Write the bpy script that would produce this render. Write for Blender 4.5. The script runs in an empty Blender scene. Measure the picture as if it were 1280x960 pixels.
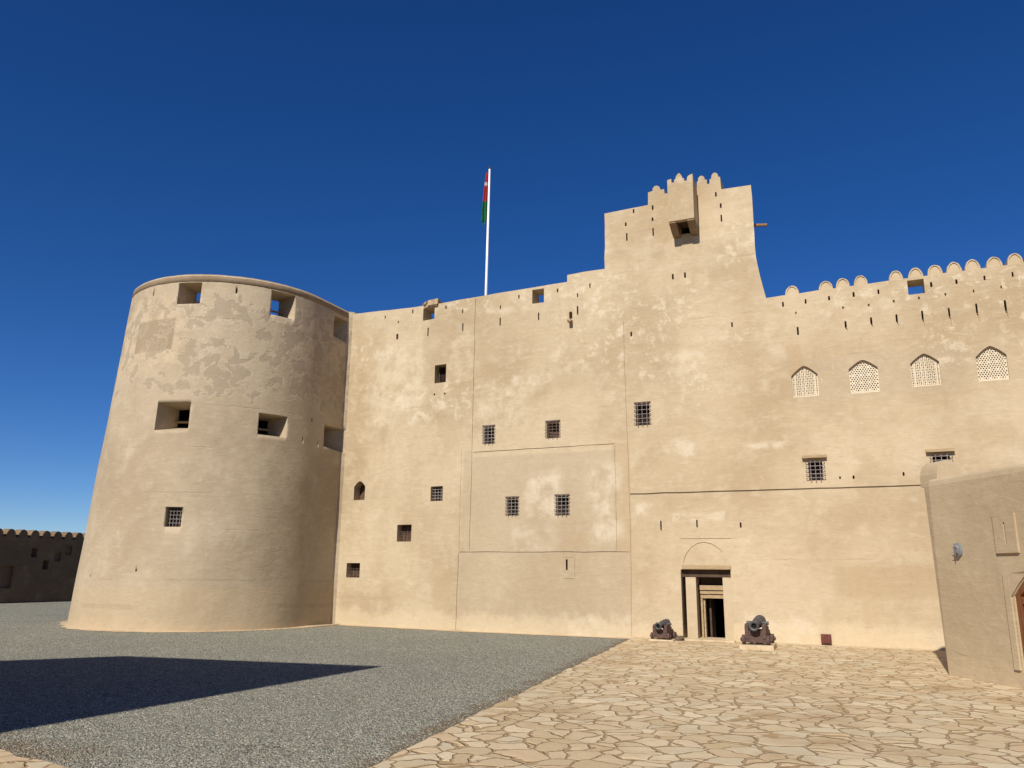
import bpy, bmesh, math, random
import numpy as np
from mathutils import Vector, Matrix
rnd = random.Random(7)
R = math.radians
scene = bpy.context.scene
COL = scene.collection
# ------------------------------------------------------------------ camera
FOC, HORIZON, HEAD, ROLL = 995.0, 716.0, 24.0, 0.01
CAM = Vector((0.0, -21.15, 1.65))
_p = math.atan((HORIZON - 480) / FOC); _a = R(HEAD)
_f0 = Vector((-math.sin(_a), math.cos(_a), 0)); _r0 = Vector((math.cos(_a), math.sin(_a), 0)); _u0 = Vector((0, 0, 1))
FW = math.cos(_p) * _f0 + math.sin(_p) * _u0
_u = -math.sin(_p) * _f0 + math.cos(_p) * _u0
RT = math.cos(ROLL) * _r0 + math.sin(ROLL) * _u
UP = -math.sin(ROLL) * _r0 + math.cos(ROLL) * _u
cd = bpy.data.cameras.new('camera'); cam = bpy.data.objects.new('camera', cd); COL.objects.link(cam)
cam.matrix_world = Matrix(((RT.x, UP.x, -FW.x, CAM.x), (RT.y, UP.y, -FW.y, CAM.y), (RT.z, UP.z, -FW.z, CAM.z), (0, 0, 0, 1)))
cd.sensor_width = 36; cd.lens = FOC / 1280 * 36; cd.clip_end = 3000; cd.clip_start = .05
scene.camera = cam

def ray(x, y):            # survey: direction of a photo pixel
    return FW * FOC + RT * (x - 640) - UP * (y - 480)
BEND, SL = -11.18, .10
def W(x, y, Y=0.0):       # point of the wall plane Y = const -> (X, Z)
    d = ray(x, y); t = (Y - CAM.y) / d.y; p = CAM + d * t
    if p.x < BEND and Y == 0:      # the left stretch of the wall recedes a little: Y = SL * (BEND - X)
        t = (SL * BEND - CAM.y - SL * CAM.x) / (d.y + SL * d.x); p = CAM + d * t
    return (p.x, p.z)
def G(x, y, z=0.0):       # point of the ground
    d = ray(x, y); t = (z - CAM.z) / d.z
    return CAM + d * t
def onplane(x, y, P, n):
    d = ray(x, y); return CAM + d * ((P - CAM).dot(n) / d.dot(n))

# ------------------------------------------------------------------ object helpers
def tag(o, label=None, cat=None, group=None, kind=None):
    if label: o['label'] = label
    if cat: o['category'] = cat
    if group: o['group'] = group
    if kind: o['kind'] = kind
    return o
def empty(name, loc, label, cat, group=None, rz=0):
    o = bpy.data.objects.new(name, None); COL.objects.link(o)
    o.location = loc; o.rotation_euler.z = rz; o.empty_display_size = .2
    return tag(o, label, cat, group)
def link(name, bm, mat, parent=None, smooth=False, local=False):
    """bm in world coordinates unless local; parent's inverse is honoured by shifting vertices"""
    if parent is not None and not local:
        m = Matrix.Translation(-Vector(world_loc(parent)))
        bm.transform(m)
    bmesh.ops.recalc_face_normals(bm, faces=bm.faces[:])
    me = bpy.data.meshes.new(name); bm.to_mesh(me); bm.free()
    if smooth:
        for p in me.polygons: p.use_smooth = True
    if mat: me.materials.append(mat)
    o = bpy.data.objects.new(name, me); COL.objects.link(o)
    if parent is not None: o.parent = parent
    return o
def world_loc(o):
    v = Vector(o.location)
    while o.parent is not None:
        o = o.parent; v = v + Vector(o.location)
    return v
def add_box(bm, x0, x1, y0, y1, z0, z1, bev=0, M=None, jit=0):
    vs = [bm.verts.new((x, y, z)) for x in (x0, x1) for y in (y0, y1) for z in (z0, z1)]
    if jit:
        for v in vs: v.co += Vector((rnd.uniform(-jit, jit), rnd.uniform(-jit, jit), rnd.uniform(-jit, jit)))
    fs = [bm.faces.new([vs[i] for i in q]) for q in ((0, 1, 3, 2), (4, 6, 7, 5), (0, 4, 5, 1), (2, 3, 7, 6), (0, 2, 6, 4), (1, 5, 7, 3))]
    if bev:
        es = list({e for f in fs for e in f.edges})
        r = bmesh.ops.bevel(bm, geom=es, offset=bev, segments=2, affect='EDGES', profile=.6)
        vs = list({v for v in vs if v.is_valid} | set(r['verts']))
    if M is not None:
        for v in vs: v.co = M @ v.co
    return vs
def add_prism(bm, pts, y0, y1, back=None):
    """pts: (x,z) outline, extruded from y0 to y1"""
    a = [bm.verts.new((x, y0, z)) for x, z in pts]
    b = [bm.verts.new((x, y1, z)) for x, z in (back or pts)]
    bm.faces.new(a); bm.faces.new(b[::-1])
    n = len(a)
    for i in range(n): bm.faces.new((a[i], b[i], b[(i + 1) % n], a[(i + 1) % n]))
    return a + b
def add_prism_z(bm, pts, z0, z1):
    a = [bm.verts.new((x, y, z0)) for x, y in pts]; b = [bm.verts.new((x, y, z1)) for x, y in pts]
    bm.faces.new(a[::-1]); bm.faces.new(b)
    n = len(a)
    for i in range(n): bm.faces.new((a[i], a[(i + 1) % n], b[(i + 1) % n], b[i]))
    return a + b
def add_tube(bm, p, q, r0, r1=None, n=8):
    r1 = r0 if r1 is None else r1
    p, q = Vector(p), Vector(q); d = (q - p).normalized()
    a = d.orthogonal().normalized(); b = d.cross(a)
    A = [bm.verts.new(p + (a * math.cos(t) + b * math.sin(t)) * r0) for t in [2 * math.pi * i / n for i in range(n)]]
    B = [bm.verts.new(q + (a * math.cos(t) + b * math.sin(t)) * r1) for t in [2 * math.pi * i / n for i in range(n)]]
    bm.faces.new(A[::-1]); bm.faces.new(B)
    for i in range(n): bm.faces.new((A[i], A[(i + 1) % n], B[(i + 1) % n], B[i]))
def add_lathe(bm, prof, M, n=28):
    """prof: (axial, radius) along local z"""
    rings = []
    for z, r in prof:
        rings.append([bm.verts.new(M @ Vector((r * math.cos(2 * math.pi * i / n), r * math.sin(2 * math.pi * i / n), z))) for i in range(n)])
    for a, b in zip(rings, rings[1:]):
        for i in range(n): bm.faces.new((a[i], a[(i + 1) % n], b[(i + 1) % n], b[i]))
    bm.faces.new(rings[0][::-1]); bm.faces.new(rings[-1])
def cut(o, cutters):
    """cutters: list of bmeshes, each set disjoint in itself"""
    tmp = []
    for bm in cutters:
        bmesh.ops.recalc_face_normals(bm, faces=bm.faces[:])
        me = bpy.data.meshes.new('cutter'); bm.to_mesh(me); bm.free()
        c = bpy.data.objects.new('cutter', me); COL.objects.link(c)
        m = o.modifiers.new('b', 'BOOLEAN'); m.operation = 'DIFFERENCE'; m.solver = 'EXACT'; m.object = c
        tmp.append((c, me))
    dg = bpy.context.evaluated_depsgraph_get(); dg.update()
    new = bpy.data.meshes.new_from_object(o.evaluated_get(dg))
    o.modifiers.clear(); old = o.data; nm = old.name; o.data = new
    bpy.data.meshes.remove(old); new.name = nm
    for c, me in tmp:
        bpy.data.objects.remove(c); bpy.data.meshes.remove(me)

# ------------------------------------------------------------------ materials
class NT:
    def __init__(s, name):
        s.m = bpy.data.materials.new(name); s.m.use_nodes = True
        s.t = s.m.node_tree; s.t.nodes.clear()
        s.out = s.t.nodes.new('ShaderNodeOutputMaterial')
        s.b = s.t.nodes.new('ShaderNodeBsdfPrincipled')
        s.t.links.new(s.b.outputs[0], s.out.inputs[0])
        s.b.inputs['Roughness'].default_value = .9
        s.b.inputs['Specular IOR Level'].default_value = .2
        g = s.t.nodes.new('ShaderNodeNewGeometry'); s.P = g.outputs['Position']
        x = s.t.nodes.new('ShaderNodeSeparateXYZ'); s.t.links.new(s.P, x.inputs[0])
        s.X, s.Y, s.Z = x.outputs
    def set(s, sock, v):
        if hasattr(v, 'is_output') or isinstance(v, bpy.types.NodeSocket): s.t.links.new(v, sock)
        else:
            if isinstance(v, tuple) and len(v) == 3 and sock.type == 'RGBA': v = v + (1,)
            sock.default_value = v
    def math(s, op, a, b=0.0, c=0.0, clamp=False):
        n = s.t.nodes.new('ShaderNodeMath'); n.operation = op; n.use_clamp = clamp
        for i, v in enumerate((a, b, c)): s.set(n.inputs[i], v)
        return n.outputs[0]
    def add(s, a, b): return s.math('ADD', a, b)
    def sub(s, a, b): return s.math('SUBTRACT', a, b)
    def mul(s, a, b): return s.math('MULTIPLY', a, b)
    def scale(s, v, k):
        n = s.t.nodes.new('ShaderNodeVectorMath'); n.operation = 'MULTIPLY'
        s.set(n.inputs[0], v); n.inputs[1].default_value = k
        return n.outputs[0]
    def vadd(s, a, b):
        n = s.t.nodes.new('ShaderNodeVectorMath'); n.operation = 'ADD'
        s.set(n.inputs[0], a); s.set(n.inputs[1], b)
        return n.outputs[0]
    def noise(s, sc, det=4, rough=.55, vec=None, dist=0, col=False):
        n = s.t.nodes.new('ShaderNodeTexNoise')
        s.set(n.inputs['Vector'], s.P if vec is None else vec)
        n.inputs['Scale'].default_value = sc; n.inputs['Detail'].default_value = det
        n.inputs['Roughness'].default_value = rough; n.inputs['Distortion'].default_value = dist
        return n.outputs['Color'] if col else n.outputs['Fac']
    def vor(s, sc, vec=None, feat='F1', rand=1.0):
        n = s.t.nodes.new('ShaderNodeTexVoronoi'); n.feature = feat
        s.set(n.inputs['Vector'], s.P if vec is None else vec)
        n.inputs['Scale'].default_value = sc; n.inputs['Randomness'].default_value = rand
        return n
    def step(s, v, lo, hi):
        n = s.t.nodes.new('ShaderNodeMapRange'); n.interpolation_type = 'SMOOTHSTEP'
        s.set(n.inputs[0], v); s.set(n.inputs[1], lo); s.set(n.inputs[2], hi)
        return n.outputs[0]
    def mix(s, f, a, b, mode='MIX'):
        n = s.t.nodes.new('ShaderNodeMix'); n.data_type = 'RGBA'; n.blend_type = mode
        s.set(n.inputs[0], f); s.set(n.inputs[6], a); s.set(n.inputs[7], b)
        return n.outputs[2]
    def bump(s, h, dist, strength=1.0, base=None):
        n = s.t.nodes.new('ShaderNodeBump'); n.inputs['Distance'].default_value = dist; n.inputs['Strength'].default_value = strength
        s.set(n.inputs['Height'], h)
        if base is not None: s.set(n.inputs['Normal'], base)
        return n.outputs[0]
    def done(s, col, normal=None, rough=None):
        s.set(s.b.inputs['Base Color'], col)
        if normal is not None: s.set(s.b.inputs['Normal'], normal)
        if rough is not None: s.set(s.b.inputs['Roughness'], rough)
        return s.m
    def box(s, x0, x1, z0, z1, soft=.2, wob=None, axis=None):
        """soft mask of a rectangle of the wall, its edge wobbled"""
        X = s.X if axis is None else axis; Z = s.Z
        if wob is not None: X = s.add(X, wob); Z = s.add(Z, wob)
        m = s.mul(s.step(X, x0 - soft, x0 + soft), s.sub(1.0, s.step(X, x1 - soft, x1 + soft)))
        return s.mul(m, s.mul(s.step(Z, z0 - soft, z0 + soft), s.sub(1.0, s.step(Z, z1 - soft, z1 + soft))))

def plaster(name, base, dark, light, boxes=(), lines=(), scrape=None, peel=None, foot=None, streak=.25, bumpk=1.0, cyl=None):
    s = NT(name)
    V = s.P
    n1 = s.noise(.33, 3, .5); n2 = s.noise(1.3, 6, .62, dist=.3); n3 = s.noise(7, 8, .65)
    c = s.mix(s.step(n1, .36, .66), base, dark)
    c = s.mix(s.mul(s.step(n2, .46, .78), .6), c, light)
    c = s.mix(s.mul(s.step(s.noise(.8, 5, .6, vec=s.vadd(V, (31.0, 7.0, 3.0))), .52, .70), .55), c, dark)
    # rain streaks
    sv = s.scale(V, (2.2, 2.2, .18))
    c = s.mix(s.mul(s.step(s.noise(1.0, 4, .6, vec=sv), .48, .78), s.mul(s.add(.7, s.step(s.Z, 6.5, 9.5)), streak)), c, dark)
    tr = s.noise(2.6, 5, .68, vec=s.scale(V, (1.0, 1.0, 3.2)), dist=.6)
    c = s.mix(s.mul(s.step(tr, .52, .68), .28), c, light); c = s.mix(s.mul(s.step(tr, .46, .34), .28), c, dark)
    wob = s.mul(s.sub(s.noise(1.6, 5, .65), .5), 1.0)
    wobf = s.mul(s.sub(s.noise(4.0, 6, .65), .5), .35)
    nb = s.step(s.noise(2.1, 6, .62, vec=s.vadd(V, (4.0, 2.0, 9.0))), .36, .62); nc = s.add(.5, s.mul(.9, n2))
    axis = None
    if cyl:
        axis = s.mul(s.math('ARCTAN2', s.sub(s.X, cyl[0]), s.mul(s.sub(s.Y, cyl[1]), -1.0)), 3.6)
    for (x0, x1, z0, z1, soft, col, k, w) in boxes:
        m = s.box(x0, x1, z0, z1, soft, s.mul(wob, w) if w else None, axis)
        m = s.mul(m, nb if w >= .3 else nc)
        c = s.mix(s.math('MULTIPLY', m, k, clamp=True), c, col)
    hgt = s.add(s.add(s.mul(n2, .5), s.mul(n3, .22)), s.mul(tr, .35))
    if scrape:       # torn, rough render with pale ridges between z0 and z1
        z0, z1, sc, col, k = scrape
        m = s.mul(s.step(s.add(s.Z, s.mul(wob, 1.5)), z0, z0 + 1.0), s.sub(1.0, s.step(s.Z, z1 - .6, z1)))
        m = s.mul(m, s.step(s.noise(.45, 3, .5, vec=s.vadd(V, (11.0, 3.0, 5.0))), .44, .60))
        q = s.noise(sc, 9, .76, dist=.35)
        rg = s.step(q, .51, .60)
        c = s.mix(s.mul(s.mul(m, rg), k), c, col)
        hgt = s.add(hgt, s.mul(s.mul(m, q), .9))
    if peel:         # sharp edged patches where the top coat has come off
        z0, z1, sc, col, th = peel
        m = s.mul(s.step(s.add(s.Z, s.mul(wob, 2.0)), z0 - .4, z0 + .5), s.sub(1.0, s.step(s.Z, z1 - .3, z1 + .05)))
        q = s.noise(sc, 5, .6, dist=.5)
        q = s.add(q, s.mul(s.sub(m, 1.0), .6))
        pe = s.step(q, th, th + .045)
        rim = s.mul(s.step(q, th - .035, th - .005), s.sub(1.0, pe))
        c = s.mix(s.mul(pe, .72), c, col)
        c = s.mix(s.mul(rim, .3), c, light)
        hgt = s.add(hgt, s.mul(pe, -.18))
    for (z, x0, x1, w, k) in lines:   # joints between the day's lifts
        d = s.math('ABSOLUTE', s.sub(s.add(s.Z, s.mul(wobf, .35)), z))
        m = s.step(d, w, w * .25)
        X = s.X if axis is None else axis
        m = s.mul(m, s.mul(s.step(X, x0 - .3, x0 + .3), s.sub(1.0, s.step(X, x1 - .3, x1 + .3))))
        m = s.mul(m, s.step(s.noise(.9, 3, .5, vec=s.vadd(V, (z * 7, 0.0, 0.0))), .46, .66))
        c = s.mix(s.mul(m, k * .7), c, dark)
        hgt = s.add(hgt, s.mul(m, -.18))
    if foot:         # salt pale band along the foot
        zt, col, k = foot
        m = s.sub(1.0, s.step(s.add(s.Z, s.mul(wob, .9)), zt - .12, zt + .22))
        c = s.mix(s.mul(m, k), c, col)
    c = s.mix(s.mul(s.step(n3, .35, .75), .22), c, s.mix(1.0, c, (.72, .70, .66), 'MULTIPLY'))
    sp = s.step(s.noise(38, 3, .6), .66, .74)
    c = s.mix(s.mul(sp, .35), c, dark)
    b1 = s.bump(hgt, .035 * bumpk, .8)
    b2 = s.bump(s.noise(55, 4, .7), .006 * bumpk, .7, base=b1)
    return s.done(c, b2)

BASE, DARK, LIGHT = (.505, .403, .262), (.390, .294, .178), (.590, .492, .345)
TBASE, TDARK, TLIGHT = (.465, .373, .253), (.370, .286, .186), (.555, .462, .328)

def bx(px, py, qx, qy, soft, col, k, w=.4):
    a = W(px, qy); b = W(qx, py); return (a[0], b[0], a[1], b[1], soft, col, k, w)
WHITE = (.64, .55, .41); TAN = (.40, .288, .165); GREY = (.40, .315, .21)
M_wall = plaster('fort_plaster', BASE, DARK, LIGHT,
    boxes=[bx(588, 562, 770, 692, .04, GREY, .6, .05), bx(577, 562, 590, 690, .03, GREY, .5, 0), bx(768, 553, 787, 690, .03, TAN, .45, 0),
           bx(571, 690, 788, 775, .06, GREY, .45, .08),
           bx(660, 590, 700, 650, .18, WHITE, .6, .5), bx(735, 575, 775, 680, .22, WHITE, .55, .6), bx(640, 655, 700, 690, .15, WHITE, .35, .5), bx(690, 650, 740, 690, .2, TAN, .5, .5),
           bx(470, 430, 530, 520, .3, LIGHT, .7, .9), bx(560, 410, 592, 470, .2, LIGHT, .6, .6),
           bx(640, 465, 690, 482, .08, WHITE, .6, .5), bx(600, 480, 660, 540, .2, LIGHT, .5, .9), bx(596, 380, 660, 395, .1, WHITE, .5, .5),
           bx(840, 440, 880, 470, .15, WHITE, .5, .9), bx(790, 395, 960, 420, .25, TAN, .35, .5),
           bx(830, 550, 870, 570, .1, WHITE, .55, .5), bx(930, 552, 980, 562, .06, WHITE, .6, .4),
           bx(1010, 430, 1200, 500, .06, GREY, .4, .12), bx(785, 270, 960, 345, .3, LIGHT, .35, .9),
           bx(1045, 707, 1200, 745, .12, TAN, .6, .28), bx(1050, 610, 1180, 665, .2, TAN, .4, .8), bx(1000, 745, 1180, 778, .15, TAN, .35, .5),
           bx(985, 430, 1000, 470, .05, TAN, .5, .2),
           bx(840, 640, 905, 652, .05, WHITE, .6, .3), bx(795, 628, 820, 645, .08, WHITE, .6, .3), bx(790, 690, 850, 760, .25, TAN, .2, .5),
           bx(700, 770, 790, 796, .12, WHITE, .5, .4), bx(930, 765, 1020, 805, .15, WHITE, .6, .5)],
    lines=[(W(500, 750)[1], -16, -11.6, .10, .8), (W(500, 640)[1], -16, -11.5, .05, .35), (W(860, 330)[1], -7, -2, .05, .5), (W(900, 300)[1], -7, -2.2, .05, .45),
           (W(1100, 440)[1], -2, 8, .04, .45), (W(1050, 372)[1], -2.2, 8, .03, .35), (W(500, 512)[1], -15, -11, .04, .5), (W(860, 400)[1], -6.3, 8, .05, .4), (W(1000, 700)[1], -3, 8, .03, .3)],
    scrape=(5.6, 11.6, 2.6, (.63, .535, .385), .62), foot=(.42, (.60, .48, .31), .55))
M_tower = plaster('tower_plaster', TBASE, TDARK, TLIGHT,
    boxes=[(-9, 9, -1, 1.15, .12, (.46, .345, .21), .5, .2), (-2.6, 1.2, 7.4, 9.7, .3, (.55, .43, .275), .7, .9), (-.75, .85, 7.95, 8.95, .03, (.315, .235, .150), .9, .1),
           (-9, 9, 3.1, 5.6, .25, (.34, .255, .165), .35, .4)],
    lines=[(.62, -9, 9, .10, .85), (1.35, -1.5, 9, .06, .7), (2.75, -9, 4, .03, .45), (3.75, -3, 4, .025, .4), (5.05, -9, 9, .03, .5), (6.3, -9, 9, .03, .4), (7.85, -9, 2, .03, .5), (8.95, -3, 3, .03, .5)],
    peel=(6.4, 10.0, 2.1, (.345, .272, .185), .500), foot=(.16, (.52, .39, .24), .5), cyl=(-19.2, -1.235))
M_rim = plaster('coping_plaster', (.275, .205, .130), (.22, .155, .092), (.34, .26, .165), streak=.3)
M_side = plaster('gate_plaster', (.49, .388, .25), (.42, .322, .20), (.55, .445, .30), foot=(.2, (.56, .44, .28), .4), streak=.2)
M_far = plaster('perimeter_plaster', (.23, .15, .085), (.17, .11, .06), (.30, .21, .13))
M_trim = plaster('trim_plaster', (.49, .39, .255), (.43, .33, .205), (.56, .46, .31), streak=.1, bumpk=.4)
M_screen = plaster('carved_plaster', (.66, .57, .42), (.58, .48, .33), (.72, .64, .50), streak=.1, bumpk=.3)

def simple(name, col, col2, sc=6, rough=.7, metal=0, bumpd=.004, stretch=None):
    s = NT(name)
    v = s.scale(s.P, stretch) if stretch else s.P
    n = s.noise(sc, 6, .6, vec=v)
    c = s.mix(s.step(n, .35, .65), col, col2)
    s.b.inputs['Metallic'].default_value = metal
    return s.done(c, s.bump(s.noise(sc * 5, 4, .6, vec=v), bumpd, .7), rough)
M_iron = simple('grille_iron', (.20, .17, .15), (.30, .27, .25), 9, .6)
M_rust = simple('rusty_iron', (.10, .065, .05), (.17, .12, .10), 9, .75)
M_void = simple('void_black', (.018, .012, .009), (.028, .018, .013), 4, .95)  # near-black colour standing in for the dark space behind openings
M_shut = simple('brown_shutter', (.075, .045, .026), (.12, .075, .045), 5, .8, stretch=(12, 12, 1))
M_wood = simple('old_wood', (.20, .10, .05), (.30, .17, .09), 3, .75, stretch=(6, 6, 30))
M_beam = simple('pale_beam', (.42, .31, .18), (.30, .21, .11), 3, .8, stretch=(2, 10, 20))
M_dkbeam = simple('dark_beam', (.060, .038, .025), (.095, .06, .04), 4, .8)
M_gun = simple('gun_metal', (.060, .060, .063), (.105, .100, .098), 7, .5, .35)
M_bore = simple('gun_bore', (.008, .008, .008), (.012, .012, .012), 7, .9)
M_carr = simple('carriage_wood', (.070, .040, .032), (.115, .072, .058), 5, .7, stretch=(3, 12, 12))
M_hatch = simple('red_hatch', (.10, .030, .022), (.15, .05, .034), 8, .6)
M_white = simple('white_paint', (.80, .81, .80), (.76, .77, .76), 4, .4)
M_door = simple('varnished_door', (.135, .050, .020), (.20, .082, .034), 3, .45, stretch=(10, 10, 1.2))
M_lampm = simple('lamp_metal', (.16, .17, .18), (.22, .23, .24), 8, .5, 0)
M_glass = simple('lamp_glass', (.15, .145, .14), (.21, .20, .19), 5, .35)
M_stone = simple('slab_stone', (.55, .44, .29), (.46, .35, .21), 5, .85, bumpd=.01)
M_dstone = simple('loose_stone', (.10, .075, .05), (.16, .12, .08), 9, .9, bumpd=.01)
M_rubble = simple('rubble', (.45, .34, .21), (.30, .21, .125), 7, .9, bumpd=.03)
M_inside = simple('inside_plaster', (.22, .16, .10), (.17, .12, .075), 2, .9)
M_roof = simple('roof_plaster', (.40, .31, .20), (.46, .36, .24), 2, .9)

def flag_material():
    s = NT('flag_cloth')
    c = s.mix(s.step(s.Z, 12.72, 12.74), (.012, .13, .045), (.38, .022, .028))
    c = s.mix(s.mul(s.step(s.Z, 13.26, 13.28), s.sub(1.0, s.step(s.Z, 13.36, 13.38))), c, (.55, .5, .48))
    return s.done(c, None, .7)
M_flag = flag_material()

def gravel_material():
    s = NT('grey_gravel')
    v1 = s.vor(46); v2 = s.vor(24, vec=s.vadd(s.P, (5.0, 3.0, 0.0))); v3 = s.vor(90)
    def val(v):
        x = s.t.nodes.new('ShaderNodeSeparateColor'); s.t.links.new(v.outputs['Color'], x.inputs[0]); return x.outputs
    a, b = val(v1), val(v2)
    g = s.mix(s.step(a[0], .05, .95), (.135, .133, .103), (.40, .388, .30))
    g = s.mix(s.step(a[1], .86, .93), g, (.52, .50, .43))
    g = s.mix(s.mul(s.step(b[0], .72, .9), .6), g, (.30, .27, .21))
    g = s.mix(s.mul(s.step(b[1], .75, .95), .6), g, (.11, .115, .112))
    n = s.noise(.35, 4, .6)
    g = s.mix(s.mul(s.step(n, .42, .7), .35), g, (.20, .20, .17))
    # drifted brown dirt along the edges of the paths
    e = s.math('ABSOLUTE', s.sub(s.X, s.add(-5.95, s.mul(s.add(s.Y, 0.0), -.1215))))
    w = s.noise(1.7, 5, .65)
    m1 = s.step(s.sub(e, s.mul(s.sub(w, .42), 1.2)), .25, -.05)
    m2 = s.step(s.add(s.Y, s.mul(s.sub(w, .45), 2.2)), -14.9, -15.7)
    m2 = s.mul(m2, s.step(s.X, -6.2, -7.2))
    m3 = s.box(-5.7, -5.05, -9, 9, .25, s.mul(s.sub(w, .5), .8))
    m3 = s.mul(m3, s.mul(s.step(s.add(s.Y, w), -14.7, -14.45), s.step(s.add(s.Y, w), -13.8, -14.1)))
    g = s.mix(s.mul(s.math('ADD', m1, m2, clamp=True), .6), g, (.17, .105, .055))
    g = s.mix(s.mul(m3, s.mul(s.step(s.noise(7, 6, .75, vec=s.scale(s.P, (.5, 1.6, 1.0))), .50, .58), .75)), g, (.03, .026, .02))
    h = s.sub(1.0, v1.outputs['Distance'])
    h = s.add(h, s.mul(s.sub(1.0, v2.outputs['Distance']), .6))
    b1 = s.bump(h, .022, 1.0)
    b1 = s.bump(s.noise(5, 4, .6), .03, .6, base=b1)
    s.b.inputs['Specular IOR Level'].default_value = 0.0
    return s.done(g, b1, .95)
M_gravel = gravel_material()

def paving_material():
    s = NT('crazy_paving')
    w = s.noise(1.5, 3, .5, col=True)
    n = s.t.nodes.new('ShaderNodeVectorMath'); n.operation = 'MULTIPLY_ADD'
    s.t.links.new(w, n.inputs[0]); n.inputs[1].default_value = (.55, .55, 0); s.t.links.new(s.P, n.inputs[2])
    w2 = s.noise(9, 3, .5, col=True)
    n2 = s.t.nodes.new('ShaderNodeVectorMath'); n2.operation = 'MULTIPLY_ADD'
    s.t.links.new(w2, n2.inputs[0]); n2.inputs[1].default_value = (.07, .07, 0); s.t.links.new(n.outputs[0], n2.inputs[2])
    V = s.scale(n2.outputs[0], (1.0, 1.0, 0.0))
    sc = 3.4
    cell = s.vor(sc, V); edge = s.vor(sc, V, 'DISTANCE_TO_EDGE')
    x = s.t.nodes.new('ShaderNodeSeparateColor'); s.t.links.new(cell.outputs['Color'], x.inputs[0]); r, g_, b_ = x.outputs
    joint = s.add(.022, s.mul(s.sub(s.noise(2.3, 3, .5), .38), .12))
    m = s.step(edge.outputs['Distance'], s.mul(joint, .75), joint)
    st = s.mix(r, (.47, .36, .21), (.63, .52, .345))
    st = s.mix(s.mul(s.step(g_, .6, .95), .7), st, (.53, .39, .235))
    st = s.mix(s.mul(s.step(b_, .7, .95), .6), st, (.52, .45, .31))
    st = s.mix(s.mul(s.step(s.noise(6, 6, .65), .45, .75), .45), st, (.42, .30, .165))
    st = s.mix(s.mul(s.step(s.noise(1.1, 5, .6), .5, .75), .45), st, (.40, .27, .135))
    mo = s.mix(s.noise(9, 4, .6), (.33, .215, .105), (.42, .295, .16))
    c = s.mix(m, mo, st)
    c = s.mix(s.mul(s.step(s.noise(.55, 5, .65), .52, .70), .6), c, (.34, .225, .115))
    h = s.add(s.mul(s.step(edge.outputs['Distance'], s.mul(joint, .5), s.mul(joint, 1.6)), 1.0), s.mul(s.noise(14, 5, .6), .25))
    h = s.add(h, s.mul(r, .35))
    h = s.add(h, s.mul(s.noise(2.2, 4, .6), .6))
    return s.done(c, s.bump(h, .026, .9), .85)
M_pave = paving_material()
def sand_material(name, a, b):
    s = NT(name)
    c = s.mix(s.step(s.noise(.6, 6, .65), .35, .65), a, b)
    c = s.mix(s.mul(s.step(s.noise(25, 4, .7), .5, .7), .4), c, (.22, .16, .10))
    return s.done(c, s.bump(s.noise(12, 6, .65), .03, .8))
M_sand = sand_material('desert_sand', (.33, .24, .15), (.42, .32, .21))
M_apron = sand_material('apron_mortar', (.52, .41, .26), (.44, .33, .20))

# ------------------------------------------------------------------ ground
bm = bmesh.new(); vs = [bm.verts.new(p) for p in ((-900, -900, -.05), (900, -900, -.05), (900, 900, -.05), (-900, 900, -.05))]; bm.faces.new(vs)
tag(link('ground', bm, M_sand), kind='structure')
bm = bmesh.new(); vs = [bm.verts.new(p) for p in ((-38.2, -45, 0), (14, -45, 0), (14, 2, 0), (-10, 2, 0), (-10, 40, 0), (-38.2, 40, 0))]; bm.faces.new(vs)
tag(link('gravel_courtyard', bm, M_gravel), kind='structure')
def wobble_line(p, q, step, amp):
    p, q = Vector(p), Vector(q); n = max(2, int((q - p).length / step)); out = []
    d = (q - p).normalized(); o = Vector((-d.y, d.x))
    for i in range(n + 1): out.append(p.lerp(q, i / n) + o * rnd.uniform(-amp, amp))
    return out
edge = wobble_line((-5.88, -.02), (-4.02, -15.3), .22, .035)
corner = wobble_line((-4.02, -15.3), (-5.2, -16.3), .25, .03)
left = wobble_line((-5.2, -16.3), (-12.5, -14.95), .3, .05)
pts = edge + corner[1:] + left[1:] + [Vector((-12.5, -30)), Vector((10, -30)), Vector((10, .3)), Vector((-5.88, .3))]
bm = bmesh.new(); add_prism_z(bm, [(v.x, v.y) for v in pts], -.04, .035)
tag(link('stone_paving', bm, M_pave), kind='structure')

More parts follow.
